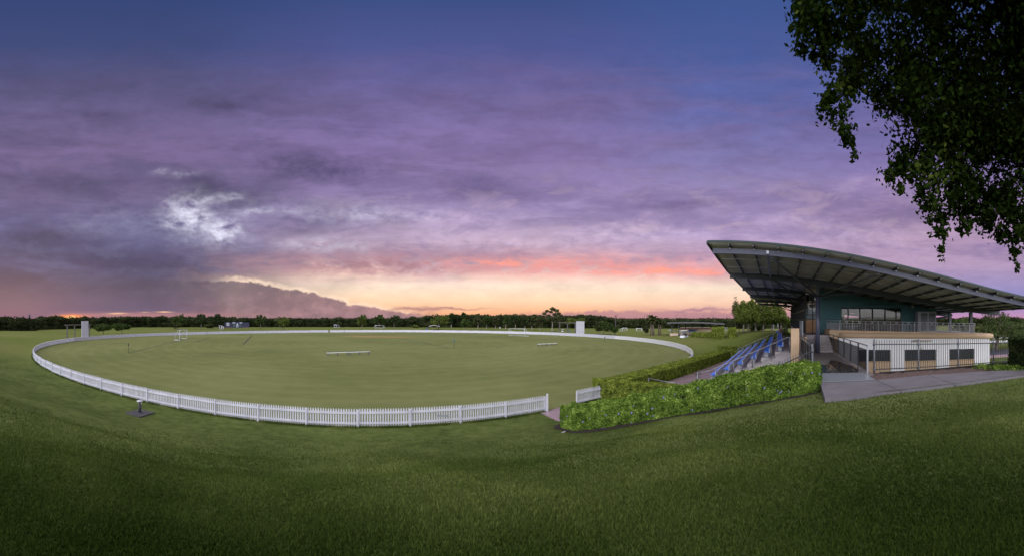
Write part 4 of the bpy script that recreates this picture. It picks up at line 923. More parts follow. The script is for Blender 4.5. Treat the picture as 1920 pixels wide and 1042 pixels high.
# floor valve on its mat, litter
gp_ = G(262, 775.5); root = thing('standpipe', gp_, 'short dark standpipe with a pale round cap on a square black mat', 'standpipe')
c = [G(234.5, 775), G(262, 767.5), G(290, 774.5), G(262, 783)]; mb = MB(); mb.prism([(x, y, z-.02) for x, y, z in c], (0, 0, .065)); mb.build('mat', mat('rubber_mat', (.06, .055, .06), .7, .15, 4), root)
x, y, z = gp_; dd = math.hypot(x, y); h_ = 23*dd/F; mb = MB(); mb.tube([(x, y, z), (x, y, z+h_)], .075, 10); mb.tube([(x, y, z+.04), (x, y, z+.09)], .16, 12); mb.build('pipe', mat('pipe_dark', (.05, .05, .06), .5), root)
mb = MB(); mb.tube([(x, y, z+h_), (x, y, z+h_+.045)], .165, 16); mb.tube([(x, y, z+h_+.045), (x, y, z+h_+.075)], [.12, .10], 14); mb.build('cap', mat('cap_grey', (.55, .55, .58), .35, metal=.3), root)
mb = MB(); mb.tube([(x+.1, y, z+h_-.06), (x+.21, y, z+h_-.08)], .03, 8); mb.build('outlet', galv, root)
q = G(1056, 811); mb = MB(); mb.add([(q[0]-.09, q[1]-.03, q[2]+.02), (q[0]+.02, q[1]-.05, q[2]+.03), (q[0]+.12, q[1]+.02, q[2]+.075), (q[0], q[1]+.05, q[2]+.03)], [(0, 1, 3), (1, 2, 3)]); mb.add([(q[0]-.09, q[1]-.03, q[2]+.012), (q[0]+.02, q[1]-.05, q[2]+.022), (q[0]+.12, q[1]+.02, q[2]+.067), (q[0], q[1]+.05, q[2]+.022)], [(3, 1, 0), (3, 2, 1)])
simple('paper_scrap', mb, white, 'scrap of white paper on the soil at the left end of the flowering hedge', 'litter')

# ------------------------------------------------------------------ hedges
hedge_l = leafmat('hedge_leaf', (.020, .055, .006), (.22, .34, .05), (.54, .64, .18), .28, 3.0, .01)
hedge_y = leafmat('clipped_leaf', (.022, .038, .006), (.25, .31, .045), (.62, .66, .13), .22, 3.2, .01)
hedge_d = leafmat('dark_hedge_leaf', (.006, .013, .005), (.035, .055, .014), (.08, .10, .03), .15, 2.0)
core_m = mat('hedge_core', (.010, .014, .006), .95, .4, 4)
def hedge(name, label, fr, bk, hf, n, size, m, seed, cat='hedge', wob=.06, flowers=0, amp=.07):
    """fr/bk: base polylines (x,y,z) front and back; hf: height (number or list)"""
    rng = np.random.default_rng(seed); fr = np.array(fr, float); bk = np.array(bk, float); K = len(fr); hf = np.full(K, hf) if np.isscalar(hf) else np.array(hf, float)
    root = thing(name, fr[0], label, cat); seg = np.linalg.norm(np.diff(fr[:, :2], axis=0), axis=1); cum = np.concatenate([[0], np.cumsum(seg)]); L = cum[-1]; wd = np.linalg.norm((bk-fr)[:, :2], axis=1).mean(); H = hf.mean()
    def at(t, arr): return np.stack([np.interp(t*L, cum, arr[:, i]) for i in range(3)], -1)
    areas = np.array([L*H, L*wd, L*H*.35, wd*H*.8, wd*H*.8]); cnt = (n*areas/areas.sum()).astype(int); P = []; N = []
    def put(t, w, h, nn):
        a, b = at(t, fr), at(t, bk); hh = np.interp(t*L, cum, hf); p = a + (b-a)*w[:, None]; p[:, 2] += h*hh; P.append(p); N.append(nn)
    fn = (fr-bk); fn[:, 2] = 0; fn /= np.linalg.norm(fn, axis=1, keepdims=True); tn = np.gradient(fr, axis=0); tn[:, 2] = 0; tn /= np.linalg.norm(tn, axis=1, keepdims=True)
    rnd = lambda k: rng.random(k)
    c = cnt[0]; t = rnd(c); put(t, np.zeros(c), rnd(c)**.9, at(t, fn) + [0, 0, .25])
    c = cnt[1]; t = rnd(c); put(t, rnd(c), np.ones(c), np.tile([0, 0, 1.0], (c, 1)))
    c = cnt[2]; t = rnd(c); put(t, np.ones(c), rnd(c), -at(t, fn))
    c = cnt[3]; t = np.zeros(c); put(t, rnd(c), rnd(c), -at(t, tn))
    c = cnt[4]; t = np.ones(c); put(t, rnd(c), rnd(c), at(t, tn))
    P = np.concatenate(P); N = np.concatenate(N); N /= np.linalg.norm(N, axis=1, keepdims=True)
    q = P*np.array([1, 1, 1.0]); f = (np.sin(q[:, 0]*7.3+q[:, 2]*5+1) + np.sin(q[:, 1]*6.1-q[:, 2]*7+2) + np.sin(q[:, 0]*3.1-q[:, 1]*2.7+q[:, 2]*3.3))/3
    f2 = np.sin(q[:, 0]*17+q[:, 1]*13)*np.sin(q[:, 2]*19+q[:, 1]*11)
    P = P + N*(amp*f + amp*.4*f2 + rng.normal(size=len(P))*wob*.6 - .03)[:, None]
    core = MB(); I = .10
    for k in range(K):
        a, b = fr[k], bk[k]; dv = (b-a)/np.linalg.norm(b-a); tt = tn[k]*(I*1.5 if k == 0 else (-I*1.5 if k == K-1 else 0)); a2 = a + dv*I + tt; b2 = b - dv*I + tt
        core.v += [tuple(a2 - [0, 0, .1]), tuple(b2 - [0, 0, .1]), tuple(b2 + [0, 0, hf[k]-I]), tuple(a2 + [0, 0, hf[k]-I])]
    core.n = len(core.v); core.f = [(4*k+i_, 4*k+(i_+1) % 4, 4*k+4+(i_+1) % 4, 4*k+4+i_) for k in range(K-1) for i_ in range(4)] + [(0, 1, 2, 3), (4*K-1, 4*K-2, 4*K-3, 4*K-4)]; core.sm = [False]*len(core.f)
    core.build('dark_core', core_m, root)  # solid dark box behind the leaves, coloured as the shade in the gaps
    quadmesh('foliage', leaves(P, N, size, rng, .6, .75), m, root)
    if flowers:
        fm = None
        for k in range(flowers):
            t = np.array([rng.random()]); h = rng.random()*.9 + .05; p = (at(t, fr) + at(t, fn)*.07)[0] + [0, 0, h*np.interp(t[0]*L, cum, hf)]
            if fm is None:
                mb = MB()
                for w in range(7):
                    a = rng.normal(size=3); a /= np.linalg.norm(a); o = a*.022; mb.ball(o, .013, 6, 4)
                fm = once(mb, 'flower', mat('flower_blue', (.26, .28, .62), .7))
            o = bpy.data.objects.new('flower', fm); COL.objects.link(o); o.parent = root; o.location = Vector(p) - ROOT[root.name]; s = .6 + .7*rng.random(); o.scale = (s, s, s)
    return root
# flowering hedge in the foreground
fpx = [(1052, 806), (1075, 812), (1110, 811), (1160, 803), (1230, 790), (1300, 778), (1370, 766), (1440, 755), (1500, 745), (1537, 736)]
tpx = [760, 757, 753, 746, 731, 716, 701, 686, 679, 677]
frp = [G(x, y-2) for x, y in fpx]; bkp = []; hs = []
for k, p in enumerate(frp):
    dd = math.hypot(p[0], p[1]); dep = 1.15 if k > 1 else .75 + .2*k; f_ = (dd + dep)/dd; hs.append(EYE - (tpx[k]-HY)*(dd+dep)/F - p[2]); bkp.append((p[0]*f_, p[1]*f_, p[2]))
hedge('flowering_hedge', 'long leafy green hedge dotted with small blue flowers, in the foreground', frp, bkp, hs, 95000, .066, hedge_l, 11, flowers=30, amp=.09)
# bed under it
mb = MB(); off = []
for k, p in enumerate(frp):
    dd = math.hypot(p[0], p[1]); f_ = (dd - (.34 if k < 4 else .2))/dd; x, y = p[0]*f_, p[1]*f_; off.append((x, y, hz(x, y)+.012))
x0_, y0_ = frp[0][0]-.3, frp[0][1]+.1; off = [(x0_, y0_, hz(x0_, y0_)+.012)] + off; bb = [(x0_+.1, y0_+.8, hz(x0_, y0_+.8)+.02)] + [(x, y, z+.03) for x, y, z in bkp]
mid = [((a[0]+b[0])/2, (a[1]+b[1])/2, max(a[2], b[2])+.02) for a, b in zip(off, [(x0_+.1, y0_+.3, hz(x0_, y0_))] + frp)]
n_ = len(off); mb.add(off + mid + bb, [(k, k+1, n_+k+1, n_+k) for k in range(n_-1)] + [(n_+k, n_+k+1, 2*n_+k+1, 2*n_+k) for k in range(n_-1)]); struct(mb.build('hedge_bed', soil))
# clipped hedge between oval and paving
c0 = Vector(PZ(1110, 744, .1)); c1 = Vector(PZ(1345, 656.5, 1.1)); dirv = (c1-c0); dirv.z = 0; L_ = dirv.length; dirv.normalize(); nr = Vector((dirv.y, -dirv.x, 0))
def line(a, b, k): return [tuple(Vector(a).lerp(Vector(b), t)) for t in np.linspace(0, 1, k)]
zf = lambda p: (p[0], p[1], .06)
a0, a1 = zf(c0), zf(c0 + dirv*L_); w_ = 1.75
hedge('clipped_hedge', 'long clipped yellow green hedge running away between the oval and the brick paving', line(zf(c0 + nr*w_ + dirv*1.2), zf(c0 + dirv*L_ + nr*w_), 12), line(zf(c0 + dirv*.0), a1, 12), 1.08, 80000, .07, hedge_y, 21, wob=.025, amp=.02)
e0 = Vector(PZ(1111, 744, .1)); q_ = PD(1268, 700, 21.3); e1 = Vector((q_[0], q_[1], .06)); q_ = PD(1270, 700, 22.5); e1b = Vector((q_[0], q_[1], .06)); back = Vector((e0.x, e0.y, 0)).normalized()*1.55
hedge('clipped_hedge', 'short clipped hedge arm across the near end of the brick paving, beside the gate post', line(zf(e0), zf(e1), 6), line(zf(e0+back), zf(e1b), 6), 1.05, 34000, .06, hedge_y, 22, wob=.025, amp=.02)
mb = MB(); p = [Vector(PZ(x, y, 1.12)) for x, y in ((1216, 708), (1240, 713.5), (1266, 717.5))]; mb.tube(p, .025, 6)
for q in p: mb.tube([(q.x, q.y, .1), q], .022, 6)
simple('guard_rail', mb, galv, 'thin grey rail curving along the top of the short hedge arm', 'railing')
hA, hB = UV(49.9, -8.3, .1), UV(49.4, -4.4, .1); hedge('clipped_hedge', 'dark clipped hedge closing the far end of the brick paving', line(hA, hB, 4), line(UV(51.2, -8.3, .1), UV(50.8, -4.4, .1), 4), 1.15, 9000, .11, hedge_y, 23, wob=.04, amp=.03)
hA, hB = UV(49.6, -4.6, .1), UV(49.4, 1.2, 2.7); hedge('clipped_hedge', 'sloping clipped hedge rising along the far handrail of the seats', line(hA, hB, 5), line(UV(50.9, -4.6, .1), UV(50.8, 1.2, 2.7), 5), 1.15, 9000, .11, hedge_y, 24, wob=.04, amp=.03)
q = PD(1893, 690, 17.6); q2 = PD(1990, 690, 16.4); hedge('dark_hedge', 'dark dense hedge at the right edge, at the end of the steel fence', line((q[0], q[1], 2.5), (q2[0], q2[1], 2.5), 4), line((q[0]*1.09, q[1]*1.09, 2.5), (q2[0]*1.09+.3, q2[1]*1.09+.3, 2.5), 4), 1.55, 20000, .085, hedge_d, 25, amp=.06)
# ground cover tufts at its foot
rng = np.random.default_rng(31); q = [Vector(PZ(x, y, 2.66)) for x, y in ((1838, 690), (1858, 693), (1875, 690), (1890, 692), (1905, 692))]; B = [(p.x+rng.normal()*.1, p.y+rng.normal()*.1, 2.72, .35, .35, .16) for p in q for _ in range(2)]
gc_ = quadmesh('ground_cover', blobleaves(B, 1500, .09, rng), hedge_l); tag(gc_, kind='stuff')
# hedges by the far pavilion
def hz2(x, y): return max(0.0, hz(x, y))
def gl_(px, d): a = AZ(px); x, y = d*math.sin(a), d*math.cos(a); return (x, y, hz2(x, y))
def GH(name, label, pts, dep, h, n, seed):
    """hedge standing on the ground: pts (column, distance)"""
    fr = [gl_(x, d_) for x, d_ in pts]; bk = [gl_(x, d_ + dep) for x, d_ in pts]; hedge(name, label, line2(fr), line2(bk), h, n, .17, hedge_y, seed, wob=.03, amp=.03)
def line2(p): return [tuple(Vector(a).lerp(Vector(b), t)) for a, b in zip(p[:-1], p[1:]) for t in (0, .34, .67)] + [p[-1]]
GH('clipped_hedge', 'low clipped hedge sloping up beside the golf cart near the far pavilion', [(1296, 82), (1337, 71)], 2.6, .95, 9000, 41)
GH('tall_hedge', 'tall square clipped hedge block left of the small white gate near the pavilion', [(1334.5, 70), (1357, 66)], 4, 1.85, 12000, 42)
GH('tall_hedge', 'square clipped hedge block right of the small white gate near the tree row', [(1365, 66), (1379.5, 64.5)], 3, 1.5, 8000, 43)
root = thing('garden_gate', PD(1361, 622.3, 70), 'small pale gate between the two tall clipped hedge blocks', 'gate'); mb = MB()
for x in (1357.6, 1360.8, 1364.2): fbox(mb, x-.35, x+.35, 613.5, 622.4, 70, .1)
fbox(mb, 1357.6, 1364.2, 613.2, 614.2, 70.2, .08); fbox(mb, 1357.6, 1364.2, 618, 618.6, 70.2, .08); mb.build('gate_frame', mat('gate_grey', (.42, .42, .42), .6), root)

# ------------------------------------------------------------------ trees
lf_dark = leafmat('tree_dark', (.010, .018, .007), (.036, .054, .016), (.07, .085, .03), .2, .5)
lf_mid = leafmat('tree_mid', (.014, .026, .007), (.058, .088, .020), (.115, .14, .04), .25, .5)
lf_yel = leafmat('tree_yellow_green', (.028, .042, .008), (.105, .135, .028), (.17, .19, .05), .25, .5)
lf_olive = leafmat('tree_olive', (.020, .024, .010), (.065, .075, .026), (.11, .115, .045), .2, .4)
lf_wood = leafmat('wood_leaf', (.016, .022, .010), (.036, .044, .018), (.056, .062, .028), .12, .08, 0.0)
lf_right = leafmat('tree_right', (.020, .036, .010), (.085, .115, .035), (.16, .19, .075), .25, .8)
def tree(name, label, px, yb, yt, w, kind, m, seed, z0=0.02, d=None, n=900, lean=0, forks=4, group=None, bm=None, lfpx=2.6, trunkw=None):
    rng = np.random.default_rng(seed); base = Vector(PZ(px, yb, z0)) if d is None else Vector(PD(px, yb, d)); dd = math.hypot(base.x, base.y)
    H = (yb-yt)*dd/F; Wd = w*dd/F; root = thing(name, base, label, 'tree', group); u = Vector((base.y, -base.x, 0)).normalized(); fw = Vector((base.x, base.y, 0)).normalized()
    B = []
    def add(lx, fy, z, rx, rz): p = base + u*lx*Wd/2 + fw*fy*Wd/2 + Vector((0, 0, z*H)); B.append((p.x, p.y, p.z, rx*Wd/2, rx*Wd/2, rz*H))
    r = rng.random
    if kind == 'flat':
        for k in range(9): a = 2*math.pi*k/8; q = .55 if k < 8 else 0; add(q*math.cos(a), q*math.sin(a), .68 + .05*rng.normal() + (.08 if k == 8 else 0), .44, .20)
        tz = .55
    elif kind == 'lobed':
        for k in range(11): a = rng.uniform(0, 2*math.pi); q = rng.uniform(.2, .72); hh = rng.uniform(.42, .84) - .12*q; add(q*math.cos(a), q*math.sin(a), hh, rng.uniform(.22, .34), rng.uniform(.10, .17))
        for k in range(4): add(rng.uniform(-.45, .45), rng.uniform(-.4, .4), rng.uniform(.78, .90), .16, .12)
        add(0, 0, .6, .5, .24); tz = .42
        if n > 4000:
            for k in range(9): a = 2*math.pi*k/9; add(.6*math.cos(a), .6*math.sin(a), rng.uniform(.33, .46), .34, .12)
    elif kind == 'round':
        for k in range(10): a = rng.uniform(0, 2*math.pi); q = rng.uniform(.1, .62); add(q*math.cos(a), q*math.sin(a), rng.uniform(.42, .82) - .15*q*q, rng.uniform(.3, .42), rng.uniform(.13, .2))
        tz = .4
    elif kind == 'low':
        for k in range(9): a = rng.uniform(0, 2*math.pi); q = rng.uniform(.1, .65); add(q*math.cos(a), q*math.sin(a), rng.uniform(.25, .7) - .15*q, rng.uniform(.3, .42), rng.uniform(.2, .3))
        tz = .15
    elif kind == 'tall':
        for k in range(12): z = rng.uniform(.32, .9); q = rng.uniform(0, .55)*(1.1-z*.6); a = rng.uniform(0, 6.28); add(q*math.cos(a), q*math.sin(a), z, rng.uniform(.3, .5)*(1.15-.5*z), rng.uniform(.08, .14))
        tz = .5
    elif kind == 'gum':
        for (a, z, s) in ((-.72, .74, .22), (-.48, .84, .22), (-.1, .80, .2), (.08, .93, .28), (.38, .86, .28), (.62, .74, .22), (.86, .66, .16), (-.3, .66, .2), (.25, .70, .24), (-.85, .60, .16), (.5, .58, .25), (0, .52, .3), (-.45, .5, .28)):
            add(a, rng.uniform(-.5, .5), z, s, s*.26)
        tz = .55
    mb = MB(); tr = (trunkw*dd/F/2) if trunkw else max(.05*H*.55, .09); top = base + u*lean*Wd*.3 + Vector((0, 0, tz*H))
    mb.tube([base - Vector((0, 0, .15)), base.lerp(top, .15), base.lerp(top, .55) + u*.02*Wd, top], [tr*1.35, tr, tr*.8, tr*.62], 8)
    ord_ = rng.permutation(len(B))[:forks+2]
    for k in ord_: e = Vector(B[k][:3]); s0 = base.lerp(top, .6 + .4*r()); mb.tube([s0, s0.lerp(e, .5) + Vector((0, 0, .03*H)), e], [tr*.5, tr*.34, tr*.15], 6)
    mb.build('trunk', bm or bark, root)
    sz = lfpx*dd/F; quadmesh('crown', blobleaves(B, n, sz, rng, .75, .5), m, root); return root
lf_row = leafmat('tree_row', (.03, .05, .008), (.15, .19, .035), (.26, .30, .06), .25, .6)
tree('small_tree', 'small flat topped tree just right of the left sight screen', 193, 631.5, 605.5, 36, 'flat', lf_mid, 1, n=3000, forks=5)
tree('small_tree', 'second small flat topped tree, further from the left sight screen', 228, 628.3, 604.5, 36, 'flat', lf_mid, 2, n=3000, forks=5)
tree('tree', 'lobed green tree behind the left goal, with bushy growth at its foot', 334, 617.5, 588, 40, 'lobed', lf_mid, 3, n=1500)
tree('sapling', 'small brownish tree under the lobed tree behind the left goal', 331, 619, 605, 16, 'round', lf_olive, 4, n=400)
tree('tree', 'lobed tree left of the dark bush and scoreboard', 377, 617.5, 587, 31, 'lobed', lf_dark, 5, n=1400)
tree('tree', 'broad dark tree standing over the left end of the scoreboard', 409, 617, 586, 35, 'lobed', lf_dark, 6, n=1600)
tree('bush', 'rounded dark bush between two trees left of the scoreboard', 394, 615, 604.5, 25, 'low', lf_olive, 7, n=700)
tree('tree', 'bright lobed tree on the right of the scoreboard', 488.5, 616.5, 588.5, 28, 'lobed', lf_mid, 8, n=1300)
tree('tree', 'wide low green tree close behind the fence near its left gap', 531.5, 619.5, 592.5, 34, 'lobed', lf_yel, 9, n=1300, trunkw=2.2)
tree('tree', 'dark round tree behind the wide low green tree', 554, 611.5, 596.5, 15, 'round', lf_dark, 10, n=500)
tree('tree', 'left tree of the three upright trees at mid field', 678.5, 616, 589, 27, 'lobed', lf_yel, 12, n=1300)
tree('tree', 'middle tree of the three upright trees at mid field, before a goal', 711, 614.5, 588, 27, 'lobed', lf_mid, 13, n=1300)
tree('tree', 'right tree of the three upright trees at mid field', 738.5, 615.5, 589.5, 29, 'lobed', lf_dark, 14, n=1300)
tree('bush', 'round yellow green bush left of the pale picnic canopy', 779.5, 614.5, 606, 17, 'low', lf_yel, 15, n=600)
tree('tree', 'broad light green tree spreading over the pale picnic canopy', 822, 617.5, 588, 44, 'round', lf_yel, 16, n=2200)
tree('tree', 'low green tree left of the picnic canopy, beneath the broad tree', 803, 616, 600, 26, 'round', lf_olive, 17, n=800)
tree('tree', 'round mid green tree at the right of the grassy park mound', 873.5, 619, 596, 27, 'round', lf_mid, 18, n=1200)
parks = [(846, 614, 590, 20, 'tall', lf_dark, 'dark tall tree right behind the broad light green tree'), (869, 614, 586.5, 20, 'tall', lf_dark, 'dark pointed tree behind the round park tree'), (896, 617, 589, 24, 'tall', lf_olive, 'olive tree with a pale trunk right of the round park tree'), (912, 616, 593, 20, 'round', lf_mid, 'mid green tree beside the olive tree in the park'),
         (929, 616, 590, 20, 'tall', lf_olive, 'slim olive tree left of the small white park sign'), (948, 617, 592, 22, 'tall', lf_mid, 'slim tree over the left post of the far right goal'), (966, 618, 590, 26, 'round', lf_dark, 'dark rounded tree over the crossbar of the far right goal'), (984, 618, 590.5, 22, 'tall', lf_dark, 'dark slim tree over the right post of the far right goal'),
         (997, 619, 592, 20, 'tall', lf_olive, 'olive tree right of the far right goal'), (1012, 619, 594, 22, 'round', lf_olive, 'olive rounded tree left of the tall gum')]
for k, (x, yb, yt, w, kd, m, lb) in enumerate(parks): tree('park_tree', lb, x, yb, yt - 1.5 - 2.5*(k % 3 == 0), w*1.12, kd, m, 50+k, n=1000, bm=palebark, trunkw=1.3)
tree('gum_tree', 'tall open crowned gum tree rising above the treeline left of the right sight screen', 1035, 621.5, 575, 40, 'gum', lf_olive, 70, n=1700, bm=palebark, trunkw=1.6, forks=9)
tree('park_tree', 'leafy tree beneath the right side of the tall gum', 1048, 619, 596, 26, 'round', lf_olive, 71, n=1100)
tree('park_tree', 'broad bright green tree behind the right sight screen frame', 1080, 616, 594, 52, 'round', lf_yel, 72, n=2200)
for k, (x, ln, lb) in enumerate(((1122, .5, 'left one of the leaning multi stemmed trees right of the right sight screen'), (1130, .5, 'middle one of the leaning multi stemmed trees right of the right sight screen'), (1144, -.4, 'right one of the leaning multi stemmed trees right of the right sight screen'))):
    tree('leaning_tree', lb, x, 627.5, 601 - (k == 1)*1.5, 27, 'round', lf_olive if k == 0 else lf_mid, 80+k, n=1100, lean=ln, trunkw=1.6)
tree('small_tree', 'small dense round tree at the fence gap right of the leaning trees', 1153.5, 629, 609.5, 19, 'round', lf_mid, 84, n=900, trunkw=1.5)
tree('small_tree', 'slender young tree left of the palms', 1210.5, 629.5, 608, 17, 'round', lf_olive, 85, n=500, trunkw=1)
# bare dead tree
base = Vector(PD(1154, 616, 170)); root = thing('dead_tree', base, 'bare dead tree sticking up above the treeline', 'tree'); mb = MB(); k_ = 170/F
def dp(x, y): return PD(x, y, 170)
mb.tube([dp(1154, 616), dp(1154.2, 603), dp(1154.6, 589.5)], [.35, .25, .1], 6)
for a, b in (((1154.2, 600), (1151, 594.5)), ((1154.3, 596), (1157.5, 590)), ((1157.5, 590), (1159, 588.8)), ((1154.4, 593), (1152, 590.5)), ((1154.4, 597.5), (1157, 595.5))): mb.tube([dp(*a), dp(*b)], [.14, .06], 5)
mb.build('trunk', mat('dead_wood', (.06, .05, .05), .9), root)
# palms
def palm(label, x, yb, yt, seed, frs=15, L=1.9):
    rng = np.random.default_rng(seed); base = Vector(PZ(x, yb, .15)); dd = math.hypot(base.x, base.y); H = (yb-yt)*dd/F; root = thing('palm_tree', base, label, 'palm'); top = base + Vector((rng.normal()*.15, 0, H*.82))
    mb = MB(); mb.tube([base, base.lerp(top, .5), top], [.22, .17, .14], 8); mb.build('trunk', bark, root); V = []
    for k in range(frs):
        a = 2*math.pi*k/frs + rng.normal()*.2; e = rng.uniform(-.1, 1.1); p = np.array(top); d = np.array([math.cos(a)*math.cos(e), math.sin(a)*math.cos(e), math.sin(e)])
        for q in range(7):
            sd = np.cross(d, [0, 0, 1]); sd /= np.linalg.norm(sd) + 1e-6; w = .34*L*(1 - q/8)
            for s in (-1, 1): t = p + d*L/7*1.2; e2 = p + sd*s*w + np.array([0, 0, -w*.75]); V.append([p, t, e2 + d*.18, e2])
            p = p + d*L/7; d = d + np.array([0, 0, -.22]); d /= np.linalg.norm(d)
    quadmesh('fronds', np.array(V), lf_olive, root)
for k, (x, yt, lb) in enumerate(((1219.5, 594, 'leftmost palm in the clump left of the far pavilion'), (1223.4, 588.5, 'tallest palm in the clump left of the far pavilion'), (1226.3, 594.5, 'third palm from the left in the clump by the far pavilion'), (1234.6, 595, 'slim palm second from the right by the far pavilion'), (1237.8, 598, 'rightmost short palm by the far pavilion'))): palm(lb, x, 629.8 - .25*(k > 2)*2, yt, 90+k, L=2.0)
# the row of trees beyond the lawn on the right
row = [(1394, 620.5, 563, 40, 'first and leftmost tree of the tall row beyond the right lawn, with a ragged top'), (1403, 620.3, 556, 40, 'second tree of the tall row beyond the right lawn, partly under the roof edge'), (1416.5, 620.3, 560, 36, 'third tree of the tall row beyond the right lawn'), (1431.2, 620.3, 562, 40, 'fourth tree of the tall row, with a thick pale trunk'), (1447, 620.3, 562, 38, 'fifth tree of the tall row, forked beside the rugby goal posts'), (1464, 620.3, 564, 44, 'last tree of the tall row, a wide fork close to the columns')]
for k, (x, yb, yt, w, lb) in enumerate(row): tree('row_tree', lb, x, yb, yt, w, 'lobed', lf_row, 100+k, z0=2.5, n=5200, bm=palebark, trunkw=3.2, forks=6, lfpx=2.8, d=68.5+.9*(k%3))
tree('small_tree', 'small tree crown poking out left of the tall row, on a thin stem', 1379, 620, 557, 17, 'flat', lf_mid, 110, d=72, n=600, trunkw=.8)
tree('bush', 'dark green bush between the trunks of the tall row', 1413, 620, 606, 24, 'low', lf_mid, 111, d=73, n=900)
tree('bush', 'second dark green bush right behind the pale trunk of the tall row', 1428, 620, 606, 20, 'low', lf_mid, 112, d=74, n=800)
tree('weeping_tree', 'grey green weeping tree right of the square hedge blocks', 1386, 620, 600, 22, 'tall', lf_olive, 113, d=72, n=900, trunkw=1)
# trees at the right edge behind the white rail fence
tree('broad_tree', 'broad tree with a forked trunk seen beside the right end of the white clubhouse wall', 1868, 655.5, 580, 122, 'lobed', lf_right, 120, z0=.6, n=5200, trunkw=6.5, forks=6, lfpx=3.4)
tree('broad_tree', 'leafy tree behind the terrace railing, left of the broad forked tree', 1806, 648, 590, 72, 'round', lf_right, 121, z0=.6, n=2600, trunkw=3, lfpx=3.0)
tree('broad_tree', 'dense tree right of the broad forked tree, above the dark hedge', 1912, 650, 598, 90, 'round', lf_right, 122, z0=.6, n=3400, trunkw=4, lfpx=3.0)
tree('broad_tree', 'pale green top of a further tree behind the dark hedge at the right edge', 1948, 645, 596, 70, 'round', lf_mid, 123, z0=.6, n=2000, trunkw=4, lfpx=3.0)
# white rail fence by the road
root = thing('rail_fence', UV(56, 20, .6), 'white post and rail fence beyond the road on the right', 'fence'); mb = MB()
for z in (1.05, 1.75): mb = MB(); mb.bar(UV(54, 22, z), UV(54, 70, z), .08, .34); mb.build('rail', white2, root)
for k in range(17): mb = MB(); mb.uvbox(54.06, 54.2, 22+3*k-.07, 22+3*k+.07, .5, 2.0); mb.build('post', white, root)

# far-off wood: one mass
rng = np.random.default_rng(77); B = []; core = MB()
ys = [(-60, 594), (0, 594.5), (14, 593), (30, 592.6), (44, 595), (52, 600), (58, 603), (66, 600), (76, 595), (90, 593), (105, 592.5), (125, 594.5), (150, 594.5), (200, 595), (250, 593.5), (300, 593.5), (340, 595), (420, 595), (480, 597), (560, 598), (620, 596.5), (680, 597.5), (760, 597), (800, 591.5), (870, 589), (930, 591), (1000, 590), (1060, 592), (1100, 590), (1150, 595), (1200, 600), (1240, 601), (1300, 600), (1350, 602), (1380, 602), (1480, 602), (1700, 600), (1790, 598), (1860, 595), (2060, 595)]
x = -60.0
while x < 2060:
    yt = min(596.2, np.interp(x, [p[0] for p in ys], [p[1] for p in ys]) + rng.normal()*1.3); d_ = (150 if x < 60 else np.interp(x, [60, 260, 700, 1000, 1300, 2060], [165, 215, 225, 200, 190, 170])) + rng.uniform(-4, 6)
    zt = EYE - (yt-HY)*d_/F; a = AZ(x); r_ = rng.uniform(2.2, 3.4)
    for q_ in range(8):
        z = zt - 1.2 if q_ == 0 else rng.uniform(-.5, zt - 1.0); r_ = rng.uniform(1.5, 3.2)
        B.append((d_*math.sin(a), d_*math.cos(a), z, r_, r_, 1.45)); None if rng.random() < .25 else core.ball((d_*1.006*math.sin(a), d_*1.006*math.cos(a), z), 1.0, 8, 5, (r_*.8, r_*.8, 1.2))
    x += rng.uniform(3.2, 5.2)*(205/d_)*.85
core_wood = quadmesh('far_wood', blobleaves(B, 120000, .8, rng, 1.2, .75), lf_wood, None, 4, core); tag(core_wood, kind='stuff')

# ------------------------------------------------------------------ far structures
def lamp(label, x, yt, dbl, d=300, yb=604):
    H = (yb-yt)*d/F; b = Vector(PD(x, yb, d)); root = thing('street_lamp', b, label, 'street lamp', 'street lamps beyond the treeline'); u = Vector((b.y, -b.x, 0)).normalized(); top = b + Vector((0, 0, H)); b = b - Vector((0, 0, 4))
    mb = MB(); mb.tube([b, top], [.16, .11], 6); mb.build('pole', mat('lamp_grey', (.10, .09, .10), .6), root)
    for s in ((-1, 1) if dbl else (dbl_side.get(x, 1),)):
        mb = MB(); mb.tube([top - Vector((0, 0, .4)), top + u*s*.8 + Vector((0, 0, .1)), top + u*s*2.1 + Vector((0, 0, .2))], .09, 5); am = mb.build('arm', mat('lamp_grey', (.10, .09, .10), .6), root)
        mb = MB(); p = top + u*s*2.5 + Vector((0, 0, .18)); mb.bar(p - u*.5, p + u*.5, .25, .14); mb.build('lamp_head', mat('lamp_grey', (.10, .09, .10), .6), am)
dbl_side = {1208.5: 1, 1267: 1, 1285.3: -1, 1318: 1, 1337: -1, 1361.5: 1, 786.5: -1}
lamp('double armed street lamp left of the bright tree by the scoreboard', 464.2, 591.3, True); lamp('double armed street lamp above the wide low green tree', 520.3, 591, True); lamp('double armed street lamp standing alone over the wood at mid left', 593.5, 589.3, True); lamp('single street lamp over the wood right of the three upright trees', 786.5, 588, False); lamp('double armed street lamp right of the right sight screen', 1121, 590.5, True)
lamp('single street lamp left of the palms', 1208.5, 589.6, False); lamp('single street lamp with right arm over the left part of the pavilion roof', 1267, 589.8, False); lamp('single street lamp with left arm over the left part of the pavilion roof', 1285.3, 589.6, False); lamp('single street lamp with right arm over the middle of the pavilion roof', 1318, 590.4, False); lamp('single street lamp with left arm right of the pavilion roof middle', 1337, 590.6, False); lamp('rightmost single street lamp, next to the tall tree row', 1361.5, 592.3, False)
